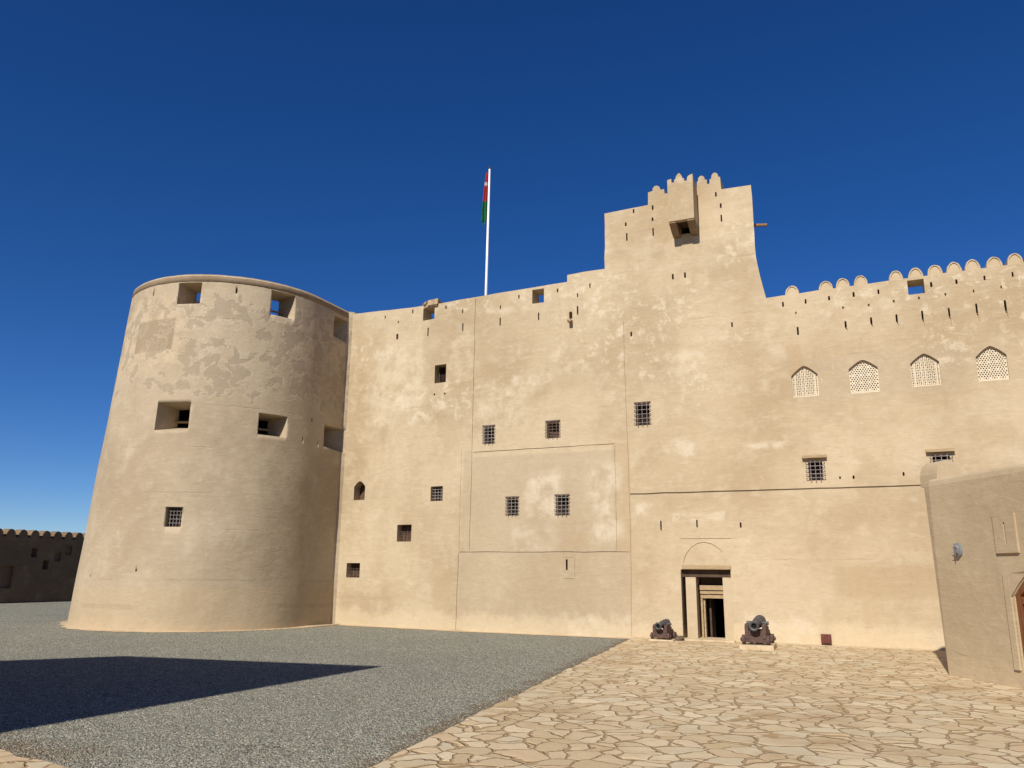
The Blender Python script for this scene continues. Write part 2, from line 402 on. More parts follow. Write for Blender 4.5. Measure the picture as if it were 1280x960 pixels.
# loose stones on top of the gravel sheet, thick near the viewer
def loose_gravel():
    rs = np.random.default_rng(3); n = 80000
    dep = 4.6 + 24 * rs.random(n * 3) ** 2.0; lat = (rs.random(n * 3) * 1.5 - .75) * dep
    a = math.radians(HEAD)
    px = CAM.x - math.sin(a) * dep + math.cos(a) * lat; py = CAM.y + math.cos(a) * dep + math.sin(a) * lat
    edge_x = -5.88 - (py + .02) * (5.88 - 4.02) / 15.28
    m = (px < edge_x + .01 + .12 * rs.random(n * 3) ** 5) & (py > -16.25 + .185 * (-5.2 - px)) & (py < -.1)
    px, py = px[m][:n], py[m][:n]; n = len(px)
    r = .0045 + .0065 * rs.random(n) ** 2.2
    base = np.array([(1, 0, 0), (-.5, .87, 0), (-.5, -.87, 0), (.5, .5, .62), (-.7, .1, .6), (.25, -.6, .66)])
    ang = rs.random(n) * 6.283; c, q = np.cos(ang), np.sin(ang)
    v = base[None] * (1 + .5 * (rs.random((n, 6, 3)) - .5)) * r[:, None, None]
    v[:, :, 0] *= (1 + .6 * rs.random(n))[:, None]
    x = v[:, :, 0] * c[:, None] - v[:, :, 1] * q[:, None] + px[:, None]; y = v[:, :, 0] * q[:, None] + v[:, :, 1] * c[:, None] + py[:, None]
    co = np.stack([x, y, v[:, :, 2] * 1.1 + .0005], 2).reshape(-1, 3)
    F = np.array([(0, 1, 3), (1, 4, 3), (1, 2, 4), (2, 5, 4), (2, 0, 5), (0, 3, 5), (3, 4, 5)])
    f = (F[None] + (np.arange(n) * 6)[:, None, None]).reshape(-1, 3)
    me = bpy.data.meshes.new('loose_gravel'); me.vertices.add(len(co)); me.vertices.foreach_set('co', co.ravel())
    me.loops.add(f.size); me.loops.foreach_set('vertex_index', f.ravel().astype(np.int32))
    me.polygons.add(len(f)); me.polygons.foreach_set('loop_start', np.arange(0, f.size, 3, dtype=np.int32))
    me.update(calc_edges=True); me.validate()
    me.materials.append(M_loose)
    o = bpy.data.objects.new('loose_gravel', me); COL.objects.link(o)
    return tag(o, kind='stuff')
s_ = NT('loose_stones'); v_ = s_.vor(33); x_ = s_.t.nodes.new('ShaderNodeSeparateColor'); s_.t.links.new(v_.outputs['Color'], x_.inputs[0])
c_ = s_.mix(x_.outputs[0], (.12, .118, .094), (.33, .322, .255)); c_ = s_.mix(s_.step(x_.outputs[1], .85, .9), c_, (.42, .40, .33)); c_ = s_.mix(s_.mul(s_.step(x_.outputs[2], .75, .9), .7), c_, (.30, .22, .14))
s_.b.inputs['Specular IOR Level'].default_value = .1
M_loose = s_.done(c_, None, .85)
loose_gravel()

# ------------------------------------------------------------------ main fort
fort = empty('fort', (-4, 0, 0), 'long sand coloured fort with high keep, grilled windows and arched doorway', 'fort')
def jag(pts, step=.35, amp=.012):
    out = []
    for (a, b), (c, d) in zip(pts, pts[1:]):
        L = math.hypot(c - a, d - b); n = max(1, int(L / step))
        for i in range(n):
            t = i / n; j = 0 if i == 0 else rnd.uniform(-amp, amp)
            out.append((a + (c - a) * t + (0 if abs(d - b) < L * .5 else j), b + (d - b) * t + (j if abs(d - b) < L * .5 else 0)))
    out.append(pts[-1]); return out
topl = [W(*p) for p in [(440, 392.5), (500, 386), (530, 382), (532, 379.5), (538, 377.8), (547, 377.6), (549, 379.6), (594, 371.5), (650, 362), (709, 352.4), (709, 343.8), (731, 339.5), (756, 336),
    (755.5, 267), (783, 261.5), (810, 256.2)]]
mer = [W(*p) for p in [(810, 240.6), (813, 239.6), (815.6, 238.6), (816, 235.2), (818, 232.6), (821, 232), (824, 233.2), (825.2, 236.4), (826, 237.2), (830, 236.2), (830.6, 241.8), (870, 241.5), (870, 236), (871, 235.3), (871.2, 227.2), (872.4, 226.6),
    (872.8, 222.6), (875, 220), (877.5, 219.6), (880, 221), (881, 224.6), (883.4, 224.4), (883.8, 230), (886.8, 229.6), (887, 224), (888.8, 223.4), (889.4, 219), (891.5, 216.2), (894, 215.6), (896.8, 217.2), (897.8, 221), (900, 221), (901.5, 236.6)]]
topr = [W(*p) for p in [(938.5, 231.2), (941, 262), (945, 322), (950, 345), (957.5, 372.6), (1022, 362.8), (1112, 350.6), (1184, 340.6), (1280, 328)]]
xr = 12.0
zr = topr[-1][1]
outline = [(-15.95, -.3), (-15.95, topl[0][1] + .01)] + jag(topl) + mer + jag(topr) + [(xr, zr + .06), (xr, -.3)]
back = []
for (x, z) in outline:
    back.append((x - .12, z) if (-2.6 < x < -1.9 and z > zr + .05) else (x, z))
bm = bmesh.new(); add_prism(bm, outline, 0, .55, back)
wall = link('front_wall', bm, M_wall, fort)

cA, cB, cC = bmesh.new(), bmesh.new(), bmesh.new()
def C(bm, pts, depth, splay=0):
    p2 = list(pts)
    b = None
    if splay:
        cx = sum(p[0] for p in p2) / len(p2); cz = sum(p[1] for p in p2) / len(p2)
        b = [(cx + (x - cx) * splay, cz + (z - cz) * splay) for x, z in p2]
    add_prism(bm, p2, -.06, depth, b)
def rect(x0, y0, x1, y1):
    a = W((x0 + x1) / 2, (y0 + y1) / 2); l = W(x0, (y0 + y1) / 2)[0]; r = W(x1, (y0 + y1) / 2)[0]; t = W((x0 + x1) / 2, y0)[1]; b = W((x0 + x1) / 2, y1)[1]
    return l, r, b, t
# slits: centre pixel, height in pixels, width in pixels
SLITS = [(481.5, 396.4, 4, 1.3), (498, 402.4, 3, 1.4), (496.6, 420.8, 7, 2.6), (516, 389.3, 5, 1.6), (535, 415, 11, 1.5), (557.5, 384.2, 4, 1.8), (578.3, 389, 5, 1.4), (578.5, 409, 10, 1.5), (625.5, 384, 5, 1.4),
      (625.2, 402, 10, 1.6), (648.6, 371, 5, 1.8), (673.3, 395.5, 10, 1.6), (697, 363, 5, 2), (722, 369, 5, 1.5), (722, 388, 11, 2), (737.4, 357, 6, 1.6), (713.4, 394, 9, 4), (789, 417.5, 6, 2.2),
      (543, 493, 2.4, 2.2), (556, 492, 2.4, 2.2),
      (792, 263.8, 5.5, 2), (782.2, 280.4, 5, 2.2), (783.5, 296.3, 10, 1.8), (815.8, 259.5, 6, 2.2), (815.6, 274, 4.5, 2.4), (816.4, 290, 10.5, 1.8), (894.8, 242.9, 6, 2.2), (900.9, 257, 6, 2.4),
      (901.7, 272.7, 9, 2), (841, 345.8, 7, 2.4), (856.2, 343.8, 7, 2.4), (915, 405.7, 6.5, 2),
      (978.7, 380.4, 6.5, 2.3), (1007, 376.7, 6, 2.3), (1036.3, 372.6, 5.5, 2.6), (1067, 368, 6.5, 2.6), (1098, 364.6, 6, 2.4), (1164, 355.6, 6.5, 3), (1195.5, 352, 6, 2.8), (1230.6, 347.3, 6, 2.6), (1265.8, 343, 6.5, 2.4),
      (997.3, 413.7, 10.5, 2.4), (1057, 405.4, 8.5, 2.6), (1089, 401, 9, 2.6), (1120.8, 397.7, 10, 2.5), (1153, 394, 12, 2.4), (1186.4, 390.4, 11.5, 2.4), (1220.8, 385.6, 13, 2.6), (1256.7, 382, 14, 3),
      (826.2, 657, 12.5, 1.8), (871.2, 654.5, 10, 1.8), (925.8, 656.3, 7, 2.2), (708.4, 706, 14, 2.4), (1050, 597, 3.5, 2.2), (1067, 596.5, 4.5, 2.6), (1129.5, 592.5, 5, 2.4)]
SHALLOW = [(995, 392, 6, 2), (1053.9, 385, 5, 2.4), (1086, 382, 5.5, 2.6), (1117.2, 377.5, 6, 2.8), (1148.7, 372.9, 5, 2.6), (1181.8, 368.5, 5.5, 2.4), (1217, 364.6, 6, 2.2), (1251.6, 359.7, 6, 2.2)]
def slit(bm, x, y, h, w, d, sp):
    l, r, b, t = rect(x - w / 2, y - h / 2, x + w / 2, y + h / 2)
    k = min(.012, (r - l) * .3)
    C(bm, [(l, b + k), (l + k, b), (r - k, b), (r, b + k), (r, t - k), (r - k, t), (l + k, t), (l, t - k)], d, sp)
for s_ in SLITS: slit(cA, *s_, .44, .92)
for s_ in SHALLOW: slit(cA, *s_, .06, .8)
# window openings
WIN = []   # (l, r, b, t, style)
for q, st in [((543.4, 455.8, 557.5, 478.4), 'dark'), ((538.3, 607.8, 553.3, 626.3), 'flush'), ((496.3, 655.8, 514.2, 677), 'shutter'), ((433, 703.7, 449.7, 722), 'shutter'),
              ((604.6, 533.5, 617.6, 554.4), 'cage'), ((683.4, 527.6, 699, 547), 'cageshut'), ((633.4, 622.6, 647.4, 644), 'cage'), ((695, 620, 710.8, 644), 'cage'), ((794.6, 504.6, 812, 531.6), 'cage'),
              ((1010.6, 575.5, 1028.5, 600), 'lintel'), ((1166.5, 568, 1188.5, 593), 'lintel')]:
    l, r, b, t = rect(*q); WIN.append((l, r, b, t, st)); C(cA, [(l, b), (r, b), (r, t), (l, t)], .42)
# holes through the parapet
for q in [(529, 384.7, 543.2, 399.7), (665.3, 361.4, 680, 378.8), (1134.5, 349.5, 1155.5, 367.5)]:
    l, r, b, t = rect(*q); C(cA, [(l, b), (r, b), (r, t), (l, t)], 1.2)
def arch(l, r, b, t, spring, n=7, point=.35):
    """outline of a pointed arch opening"""
    cx = (l + r) / 2; out = [(l, b), (r, b)]
    for i in range(n + 1):
        u = i / n; x = r + (cx - r) * u
        out.append((x, spring + (t - spring) * (math.sin(u * math.pi / 2) * (1 - point) + u * point)))
    for i in range(n - 1, -1, -1):
        u = i / n; x = l + (cx - l) * u
        out.append((x, spring + (t - spring) * (math.sin(u * math.pi / 2) * (1 - point) + u * point)))
    return out
l, r, b, t = rect(442.5, 601.7, 456.2, 625); C(cA, arch(l, r, b, t, t - .17, 7, 0), .5); NICHE = (l, r, b, t)
LAT = []
for q, sp in [((989.5, 457, 1022.5, 496), 468.5), ((1061.5, 449.4, 1098, 491), 460), ((1138.5, 441.6, 1175, 482.6), 453), ((1220.5, 432, 1259.5, 475.8), 444.5)]:
    l, r, b, t = rect(*q); spz = W((q[0] + q[2]) / 2, sp)[1]
    o = arch(l, r, b, t, spz, 7, .42); LAT.append((l, r, b, t, spz)); C(cA, o, .15)
# the doorway: outer recess, then the passage
DL, DR, _, DT = rect(852.5, 712, 915.5, 805); DB = .035
C(cA, [(DL, -.4), (DR, -.4), (DR, DT), (DL, DT)], .62)
IL, IR, _, IT = rect(871, 733, 905.5, 805)
C(cC, [(IL + .02, -.4), (IR - .02, -.4), (IR - .02, IT), (IL + .02, IT)], 1.2)
# settlement joints cut into the render
def groove(bm, pix, w, d=.022, amp=.008):
    w *= .72
    P = [Vector(W(*p)) for p in pix]; Q = []
    for a, b in zip(P, P[1:]):
        n = max(1, int((b - a).length / .4))
        for i in range(n):
            j = 0 if (i == 0) else rnd.uniform(-amp, amp)
            dd = (b - a).normalized(); Q.append(a.lerp(b, i / n) + Vector((-dd.y, dd.x)) * j)
    Q.append(P[-1]); A, B = [], []
    for i, q in enumerate(Q):
        dd = (Q[min(i + 1, len(Q) - 1)] - Q[max(i - 1, 0)]).normalized(); o = Vector((-dd.y, dd.x)) * w * rnd.uniform(.35, .6)
        A.append(tuple(q + o)); B.append(tuple(q - o))
    C(bm, A + B[::-1], d)
groove(cB, [(594.6, 374), (592.5, 460), (590.2, 565), (586.8, 688.6)], .03)
groove(cB, [(573.3, 691.6), (569.6, 787)], .028)
groove(cB, [(779.4, 402), (782, 480), (785, 560), (788.6, 688), (790, 796)], .026)
groove(cC, [(573.5, 690), (787, 690)], .026)
groove(cC, [(591.5, 565.3), (768, 554.6)], .03)
groove(cC, [(787.6, 617.6), (960, 612.5), (1165, 606.4)], .05, .04)
groove(cB, [(576.9, 562), (573.9, 687)], .009, .02)
groove(cB, [(768.5, 556.5), (771, 688)], .010, .02)
# incised arch panel over the door
groove(cB, [(850, 673.5), (914, 673)], .02, .02, .002)
ag = [(854.3, 704), (855.5, 698), (859, 690.5), (864.5, 684), (872, 679.2), (880.5, 677.8), (889.5, 680), (896.5, 684.5), (903.5, 690.3)]
groove(cB, ag, .019, .025, .001)
groove(cC, [(703.8, 723.2), (718, 723.4)], .012, .02, .001); groove(cB, [(718.4, 697), (718.6, 722)], .010, .02, .001)
groove(cC, [(703.8, 696.6), (717, 696.4)], .007, .015, .001)
ml_, mr_ = W(834.5, 250, -.62)[0], W(866.6, 250, -.62)[0]; mb_ = W(852, 274.5, -.62)[1]
C(cA, [(ml_ + .21, mb_ - .16), (mr_ - .21, mb_ - .16), (mr_ - .21, mb_ + .5), (ml_ + .21, mb_ + .5)], .8)
for (x, y, h, w, k) in ((1057, 405.4, 8.5, 2.6, 4), (1089, 401, 9, 2.6, 4), (1120.8, 397.7, 10, 2.5, 5), (1153, 394, 12, 2.4, 8), (1186.4, 390.4, 11.5, 2.4, 10), (1220.8, 385.6, 13, 2.6, 10), (1256.7, 382, 14, 3, 9)):
    l, r, b, t = rect(x - w / 2, y - h / 2, x + w / 2, y + h / 2); p = W(x + w * .9 + k * .12, y + h / 2 + k)
    C(cC, [(l + .008, b - .004), (p[0] - .004, p[1]), (p[0] + .004, p[1]), (r - .003, b - .004)], .035)
cut(wall, [cA, cB, cC])

# the masonry behind the face
bm = bmesh.new()
add_box(bm, -16.6, 12, 1.05, 15, -.3, 7.9)
body = link('building_body', bm, M_inside, fort)
bm = bmesh.new(); add_box(bm, IL - .1, IR + .1, .4, 7, -.28, IT + .3); add_box(bm, IL - 2, IR + 2, 7.2, 11, -.28, 2.6); cut(body, [bm])
bm = bmesh.new(); add_box(bm, -16.6, 12, .57, 15.2, 7.905, 8.15); link('roof', bm, M_roof, fort)
bm = bmesh.new()
a = [bm.verts.new(p) for p in ((-6.4, 0.6, 8.16), (-2.75, 0.6, 8.16), (-3.5, 6.5, 8.16), (-6.4, 6.5, 8.16))]
b = [bm.verts.new(p) for p in ((-6.4, 0.6, 11.2), (-2.85, 0.6, 11.2), (-3.6, 6.5, 11.2), (-6.4, 6.5, 11.2))]
bm.faces.new(a); bm.faces.new(b)
for i in range(4): bm.faces.new((a[i], a[(i + 1) % 4], b[(i + 1) % 4], b[i]))
link('keep_body', bm, M_wall, fort)

# windows: pane or shutter, iron grille, lintel
def window(l, r, b, t, st):
    w, h = r - l, t - b
    bm = bmesh.new(); f = .035
    for (x0, x1, z0, z1) in ((l + .002, l + f, b + .002, t - .002), (r - f, r - .002, b + .002, t - .002), (l + f, r - f, b + .002, b + f), (l + f, r - f, t - f, t - .002)):
        add_box(bm, x0, x1, .27, .33, z0, z1)
    win = link('window', bm, M_shut if 'shut' in st else M_dkbeam, fort)
    bm = bmesh.new()
    if 'shut' in st:
        n = 4
        for i in range(n): add_box(bm, l + f + (w - 2 * f) * i / n + .003, l + f + (w - 2 * f) * (i + 1) / n - .003, .29 + .004 * (i % 2), .32, b + f, t - f)
    else: add_box(bm, l + f, r - f, .31, .325, b + f, t - f)
    link('shutter' if 'shut' in st else 'pane', bm, M_shut if 'shut' in st else M_void, win)
    if st == 'dark': return
    bm = bmesh.new()
    if st in ('flush', 'shutter'):
        y = .10 if st == 'flush' else .2; e = 0; rr = .009 if st == 'flush' else .006
        nv, nh = 3, 4
    else: y = -.055; e = .03; rr = .0085; nv, nh = 3, 5
    if st == 'lintel': e = .05
    for i in range(nv):
        x = l + w * (i + (.5 if e else 1)) / (nv if e else nv + 1)
        add_tube(bm, (x, y, b - e * .6), (x, y, t + (0 if st == 'lintel' else e * .6)), rr, n=6)
        if e:
            for z in (b - e * .6, t + e * .6): add_tube(bm, (x, y, z), (x, .03, z), rr, n=6)
    for i in range(nh):
        z = b + h * (i + (.5 if e else 1)) / (nh if e else nh + 1)
        add_tube(bm, (l - e, y - .01, z), (r + e, y - .01, z), rr, n=6)
        if e:
            for x in (l - e, r + e): add_tube(bm, (x, y - .01, z), (x, .03, z), rr, n=6)
    link('grille', bm, M_rust if st == 'cageshut' or st == 'shutter' else M_iron, win)
    if e:
        bm = bmesh.new()
        if st == 'lintel': add_box(bm, l - .13, r + .11, -.11, -.002, t + .055, t + .125, .008, jit=.006)
        else: add_box(bm, l - .035, r + .035, -.035, -.002, t + .012, t + .05, .006)
        link('lintel', bm, M_beam if st == 'lintel' else M_rust, win)
for w_ in WIN: window(*w_)
l, r, b, t = NICHE; bm = bmesh.new(); add_prism(bm, arch(l + .004, r - .004, b + .003, t - .004, t - .17, 7, 0), .34, .38); link('shutter', bm, M_shut, fort)

# carved plaster screens in the four arched windows
def lattice(k, l, r, b, t, sp):
    nx, nz = (44, 52)
    o = arch(l, r, b, t, sp, 10, .42); half = (r - l) / 2; cx = (l + r) / 2
    def inside(x, z):
        u = 1 - abs(x - cx) / half
        if u < 0 or z < b: return False
        return z <= sp + (t - sp) * (math.sin(u * math.pi / 2) * .58 + u * .42)
    bm = bmesh.new(); V = {}
    dx, dz = (r - l) / nx, (t - b) / nz
    for i in range(nx):
        for j in range(nz):
            x, z = l + (i + .5) * dx, b + (j + .5) * dz
            if not inside(x, z): continue
            border = not (inside(x - 1.3 * dx, z) and inside(x + 1.3 * dx, z) and inside(x, z + 1.6 * dz)) or j < 2
            if k % 2 == 0:
                solid = abs(i - nx / 2 + .5) < 1.1 or i % 11 == 5 or i % 3 == 0 or j % 4 == 0 or ((i // 3 + j // 4) % 2 == 0 and j % 4 == 2) or ((i // 3 + j // 4) % 2 == 1 and i % 3 == 1 and j % 4 != 2)
            else:
                st_ = (j // 3) % 2 * 2
                solid = not (((i + st_) % 4 in (1, 2) and j % 3 in (1, 2)) and not ((i // 4) % 3 == 1 and (j // 3) % 4 == 1))
            if not (border or solid): continue
            f = []
            for (ii, jj) in ((i, j), (i + 1, j), (i + 1, j + 1), (i, j + 1)):
                if (ii, jj) not in V: V[ii, jj] = bm.verts.new((l + ii * dx, .075, b + jj * dz))
                f.append(V[ii, jj])
            bm.faces.new(f)
    ex = bmesh.ops.extrude_face_region(bm, geom=bm.faces[:])
    for v in ex['geom']:
        if isinstance(v, bmesh.types.BMVert): v.co.y += .045
    s_ = link('lattice_screen', bm, M_screen, fort)
    bm = bmesh.new(); vs = [bm.verts.new((x, .146, z)) for x, z in arch(l + .004, r - .004, b + .004, t - .004, sp, 10, .42)]; bm.faces.new(vs)
    link('backing', bm, M_void, s_)
    bm = bmesh.new(); add_box(bm, l + .003, r - .003, .02, .072, b + .002, b + .03, .004); link('sill', bm, M_screen, s_)
for k, q in enumerate(LAT): lattice(k, *q)

# rounded merlons on the right-hand parapet
def merlon(x0, x1, zb, zt):
    bm = bmesh.new(); n = 10; cx, hw = (x0 + x1) / 2, (x1 - x0) / 2
    def prof(k, dz):
        out = [(cx - hw * k, zb + dz), (cx + hw * k, zb + dz)]
        for i in range(1, n):
            a = math.pi * i / n; c_, s_ = math.cos(a), math.sin(a)
            x = cx + hw * k * math.copysign(abs(c_) ** .92, c_); z = zb + dz + (zt - zb - dz * 2) * (s_ ** .85 * .94 + .06 * (1 - abs(c_)))
            out.append((x + rnd.uniform(-.006, .006), z + rnd.uniform(-.006, .006)))
        return out
    o1 = prof(1, 0); o2 = prof(.72, .035)
    yf, yb = .03, .42
    A = [bm.verts.new((x, yf + .03, z)) for x, z in o1]; A2 = [bm.verts.new((x + (cx - x) * .08, yf, z + (zb + .1 - z) * .07)) for x, z in o1]
    I = [bm.verts.new((x, yf, z)) for x, z in o2]; I2 = [bm.verts.new((x, yf + .025, z)) for x, z in o2]
    B = [bm.verts.new((x, yb, z)) for x, z in o1]
    m = len(o1)
    for P, Q in ((B, A), (A, A2), (A2, I), (I, I2)):
        for i in range(m): bm.faces.new((P[i], P[(i + 1) % m], Q[(i + 1) % m], Q[i]))
    bm.faces.new(I2); bm.faces.new(B[::-1])
    return link('merlon', bm, M_trim, fort)
MER = [(981, 999.2, 367.6, 356), (1022.8, 1041.9, 361.4, 350), (1044.4, 1062.6, 358.3, 346.4), (1067, 1085.2, 355.4, 342.8), (1111, 1129.6, 350.2, 336.8), (1134.8, 1155.4, 347.2, 333.4), (1159, 1179.6, 342.8, 329.6),
       (1183, 1203.6, 340, 326), (1206, 1227, 336.8, 322.6), (1233, 1254.6, 333.2, 319.4), (1258.8, 1280.8, 329.6, 315)]
for (x0, x1, yb_, yt) in MER:
    a = W(x0, yb_); b_ = W(x1, yb_); tz = W((x0 + x1) / 2, yt)[1]
    merlon(a[0], b_[0], a[1] * .5 + b_[1] * .5 - .03, tz)
x = W(1284, 329)[0]
for i in range(6): merlon(x + .03 + i * .54, x + .52 + i * .54, zr - .02, zr + .27)

# box machicolation on the keep
MD = -.62
ml, mr = W(834.5, 250, MD)[0], W(866.6, 250, MD)[0]; mb = W(852, 274.5, MD)[1]
mt = [W(*p, MD) for p in [(833.9, 225.2), (839, 223.6), (839.4, 228.4), (842.6, 228), (842.8, 224.4), (844.4, 223.8), (844.8, 220.4), (847, 217.4), (848.6, 216.2), (850.6, 217.6), (852.6, 221), (853, 223), (854.8, 222.6), (855.2, 226), (858.4, 225.6), (858.8, 221.6), (860.4, 219.4), (863, 218), (865.6, 217.2)]]
bm = bmesh.new(); add_prism(bm, [(ml, mb)] + mt + [(mr, mb)], MD, MD + .16)
mach = link('machicolation', bm, M_wall, fort)
for side in (0, 1):
    bm = bmesh.new(); xx = (ml + .005, ml + .165) if side == 0 else (mr - .165, mr - .005); zt = mt[0][1] if side == 0 else mt[-1][1]
    pr = [(MD + .161, mb), (MD + .161, zt - .02), (.05, zt - .05), (.05, mb)]
    A = [bm.verts.new((xx[0], y, z)) for y, z in pr]; B = [bm.verts.new((xx[1], y, z)) for y, z in pr]
    bm.faces.new(A); bm.faces.new(B[::-1])
    for i in range(4): bm.faces.new((A[i], B[i], B[(i + 1) % 4], A[(i + 1) % 4]))
    link('side_panel', bm, M_wall, mach)
    bm = bmesh.new(); x0, x1 = (ml + .01, ml + .2) if side == 0 else (mr - .2, mr - .01)
    pr = [(MD + .02, mb - .003), (.05, mb - .003), (.05, mb - .27), (-.12, mb - .26), (-.3, mb - .20), (-.52, mb - .09), (MD + .02, mb - .05)]
    A = [bm.verts.new((x0, y, z)) for y, z in pr]; B = [bm.verts.new((x1, y, z)) for y, z in pr]
    bm.faces.new(A); bm.faces.new(B[::-1]); m = len(pr)
    for i in range(m): bm.faces.new((A[i], B[i], B[(i + 1) % m], A[(i + 1) % m]))
    link('corbel', bm, M_rim, mach)
bm = bmesh.new(); add_box(bm, ml + .17, mr - .17, MD + .165, .04, mb + .02, mb + .1); link('floor_boards', bm, M_dkbeam, mach)
bm = bmesh.new(); add_box(bm, ml + .1, mr - .1, .56, .64, mb - .3, mb + .7); link('chute_back', bm, M_void, mach)  # near-black board behind the opening so the chute reads dark inside

# doorway: beam, dark soffit, pilasters, stepped inner lintel, door leaf
bm = bmesh.new(); a = W(852.4, 706.6); b_ = W(913.6, 712.6); add_box(bm, a[0], b_[0], -.035, .2, DT - .0, DT + (a[1] - b_[1]), .01, jit=.006); link('door_beam', bm, M_beam, fort)
bm = bmesh.new(); zs = W(880, 721.5)[1]; add_box(bm, DL + .004, DR - .004, .13, .6, zs, DT - .004, .006); link('soffit_beam', bm, M_dkbeam, fort)
bm = bmesh.new(); x0, x1 = W(857.2, 760)[0], W(870.2, 760)[0]; add_box(bm, x0, x1, .10, .6, DB, zs - .004, .008); link('pilaster', bm, M_trim, fort)
bm = bmesh.new(); x0 = W(904.6, 760)[0]; add_box(bm, x0, DR - .003, .03, .6, DB, zs - .004, .008); link('pilaster', bm, M_trim, fort)
fr = bmesh.new()
z1, z2, z3, z4 = W(888, 732)[1], W(888, 738)[1], W(888, 743)[1], W(888, 748.5)[1]
px1 = W(871.2, 760)[0]; px2 = x0 - .004
for i, (za, zb) in enumerate(((z2, z1), (z3, z2 - .012), (z4, z3 - .012))): add_box(fr, px1 + .03, px2, .30 + .035 * i, .6, za, zb, .006)
link('inner_lintel', fr, M_beam, fort)
bm = bmesh.new(); add_box(bm, px1 + .03, px2, .5, .6, z1 + .003, zs - .005); link('transom_panel', bm, M_dkbeam, fort)
bm = bmesh.new(); add_box(bm, px1 + .03, px1 + .08, .38, .6, DB, z4 - .003, .005); add_box(bm, px1 + .085, px1 + .13, .45, .62, DB, z4 - .003, .005); link('door_jamb', bm, M_beam, fort)
bm = bmesh.new(); M = Matrix.Translation((px1 + .235, .70, 0)) @ Matrix.Rotation(R(86), 4, 'Z')
for i in range(4): add_box(bm, .0 + i * .1, .098 + i * .1, 0, .05, DB + .01, z4 - .02, .004, M)
link('door_leaf', bm, M_dkbeam, fort)
bm = bmesh.new(); add_box(bm, DL + .02, DR + .04, -.20, .6, -.1, .075, .012, jit=.01); link('door_step', bm, M_stone, fort)
# rubble patch over the broken parapet hole, spout, stub beam, water spout
bm = bmesh.new(); l, r, b, t = rect(530.6, 376, 547.6, 384.2)
for (fx0, fx1, fz0, fz1, y) in ((.28, 1, .15, 1.08, -.07), (.0, .34, .0, .50, -.05), (.05, .30, .5, .86, -.09), (.5, .98, -.05, .2, -.05)):
    add_box(bm, l + (r - l) * fx0, l + (r - l) * fx1, y, .5, b + (t - b) * fz0, b + (t - b) * fz1, .03, jit=.03)
link('rubble_patch', bm, M_rubble, fort)
bm = bmesh.new(); p = W(537, 383); add_tube(bm, (p[0] - .12, -.05, p[1] - .0), (p[0] + .02, .45, p[1] + .02), .035); add_tube(bm, (p[0] - .2, -.1, p[1] + .07), (p[0] - .14, .4, p[1] + .05), .03); link('broken_beam', bm, M_wood, fort)
bm = bmesh.new(); p = W(713.8, 402); add_box(bm, p[0] - .055, p[0] + .055, -.2, .1, p[1] - .05, p[1] - .03, .004); add_box(bm, p[0] - .055, p[0] - .035, -.2, .1, p[1] - .028, p[1] + .02, .004); add_box(bm, p[0] + .035, p[0] + .055, -.2, .1, p[1] - .028, p[1] + .02, .004)
link('water_spout', bm, M_beam, fort)
bm = bmesh.new(); p = W(944, 280.6, .5); q = W(959, 281.6, .5); add_tube(bm, (p[0] - .2, .5, p[1]), (q[0], .5, q[1] + .01), .05, .045); link('stub_beam', bm, M_wood, fort)

def bend(o):
    for ch in o.children:
        bend(ch)
        if ch.type == 'MESH' and ch.name.split('.')[0] not in ('building_body', 'roof', 'keep_body'):
            wx = world_loc(ch)[0]
            for v in ch.data.vertices:
                x = v.co.x + wx
                if x < BEND: v.co.y += SL * (BEND - x)
bend(fort)
YW = SL * (BEND + 15.75)

# ------------------------------------------------------------------ round tower
TH = 10.33
def tc(z):
    t = z / TH; return (-19.474 + .40 * t, -1.235, 3.731 - .406 * t)
def trad(th, z, off=0.0):
    """radius of the tower's skin at angle th, flowing into the fort's wall (Y = 0)"""
    cx, cy, r = tc(z); c_, s_ = math.cos(th), math.sin(th)
    if c_ <= 0.2: return r + off
    k = .14; lo, hi = r * .98, (r + .16) / c_
    def f(d):
        x = d * c_; y = cy + d * s_; a = (d - r) if s_ < 0 else x - r; b = YW - y
        h = max(k - abs(a - b), 0) / k
        return min(a, b) - h * h * k / 4
    if s_ > 0: hi = min(hi, (YW + .3 - cy) / s_)
    if hi < lo: return max(hi, r - .4) + off
    if f(hi) < 0: return hi + off
    for _ in range(30):
        m = (lo + hi) / 2
        if f(m) > 0: hi = m
        else: lo = m
    return lo + off
tower = empty('round_tower', (-19.2, -1.235, 0), 'massive round sand coloured tower with deep splayed gun openings', 'tower')
from mathutils import noise as mnoise
def tower_pt(th, z, off=0):
    cx, cy, r = tc(z); d = trad(th, z, off)
    d += .022 * mnoise.noise(Vector((math.cos(th) * 2.2, math.sin(th) * 2.2, z * .55))) + .008 * mnoise.noise(Vector((math.cos(th) * 8, math.sin(th) * 8, z * 2.1)))
    return Vector((cx + d * math.cos(th), cy + d * math.sin(th), z))
NTH = 240
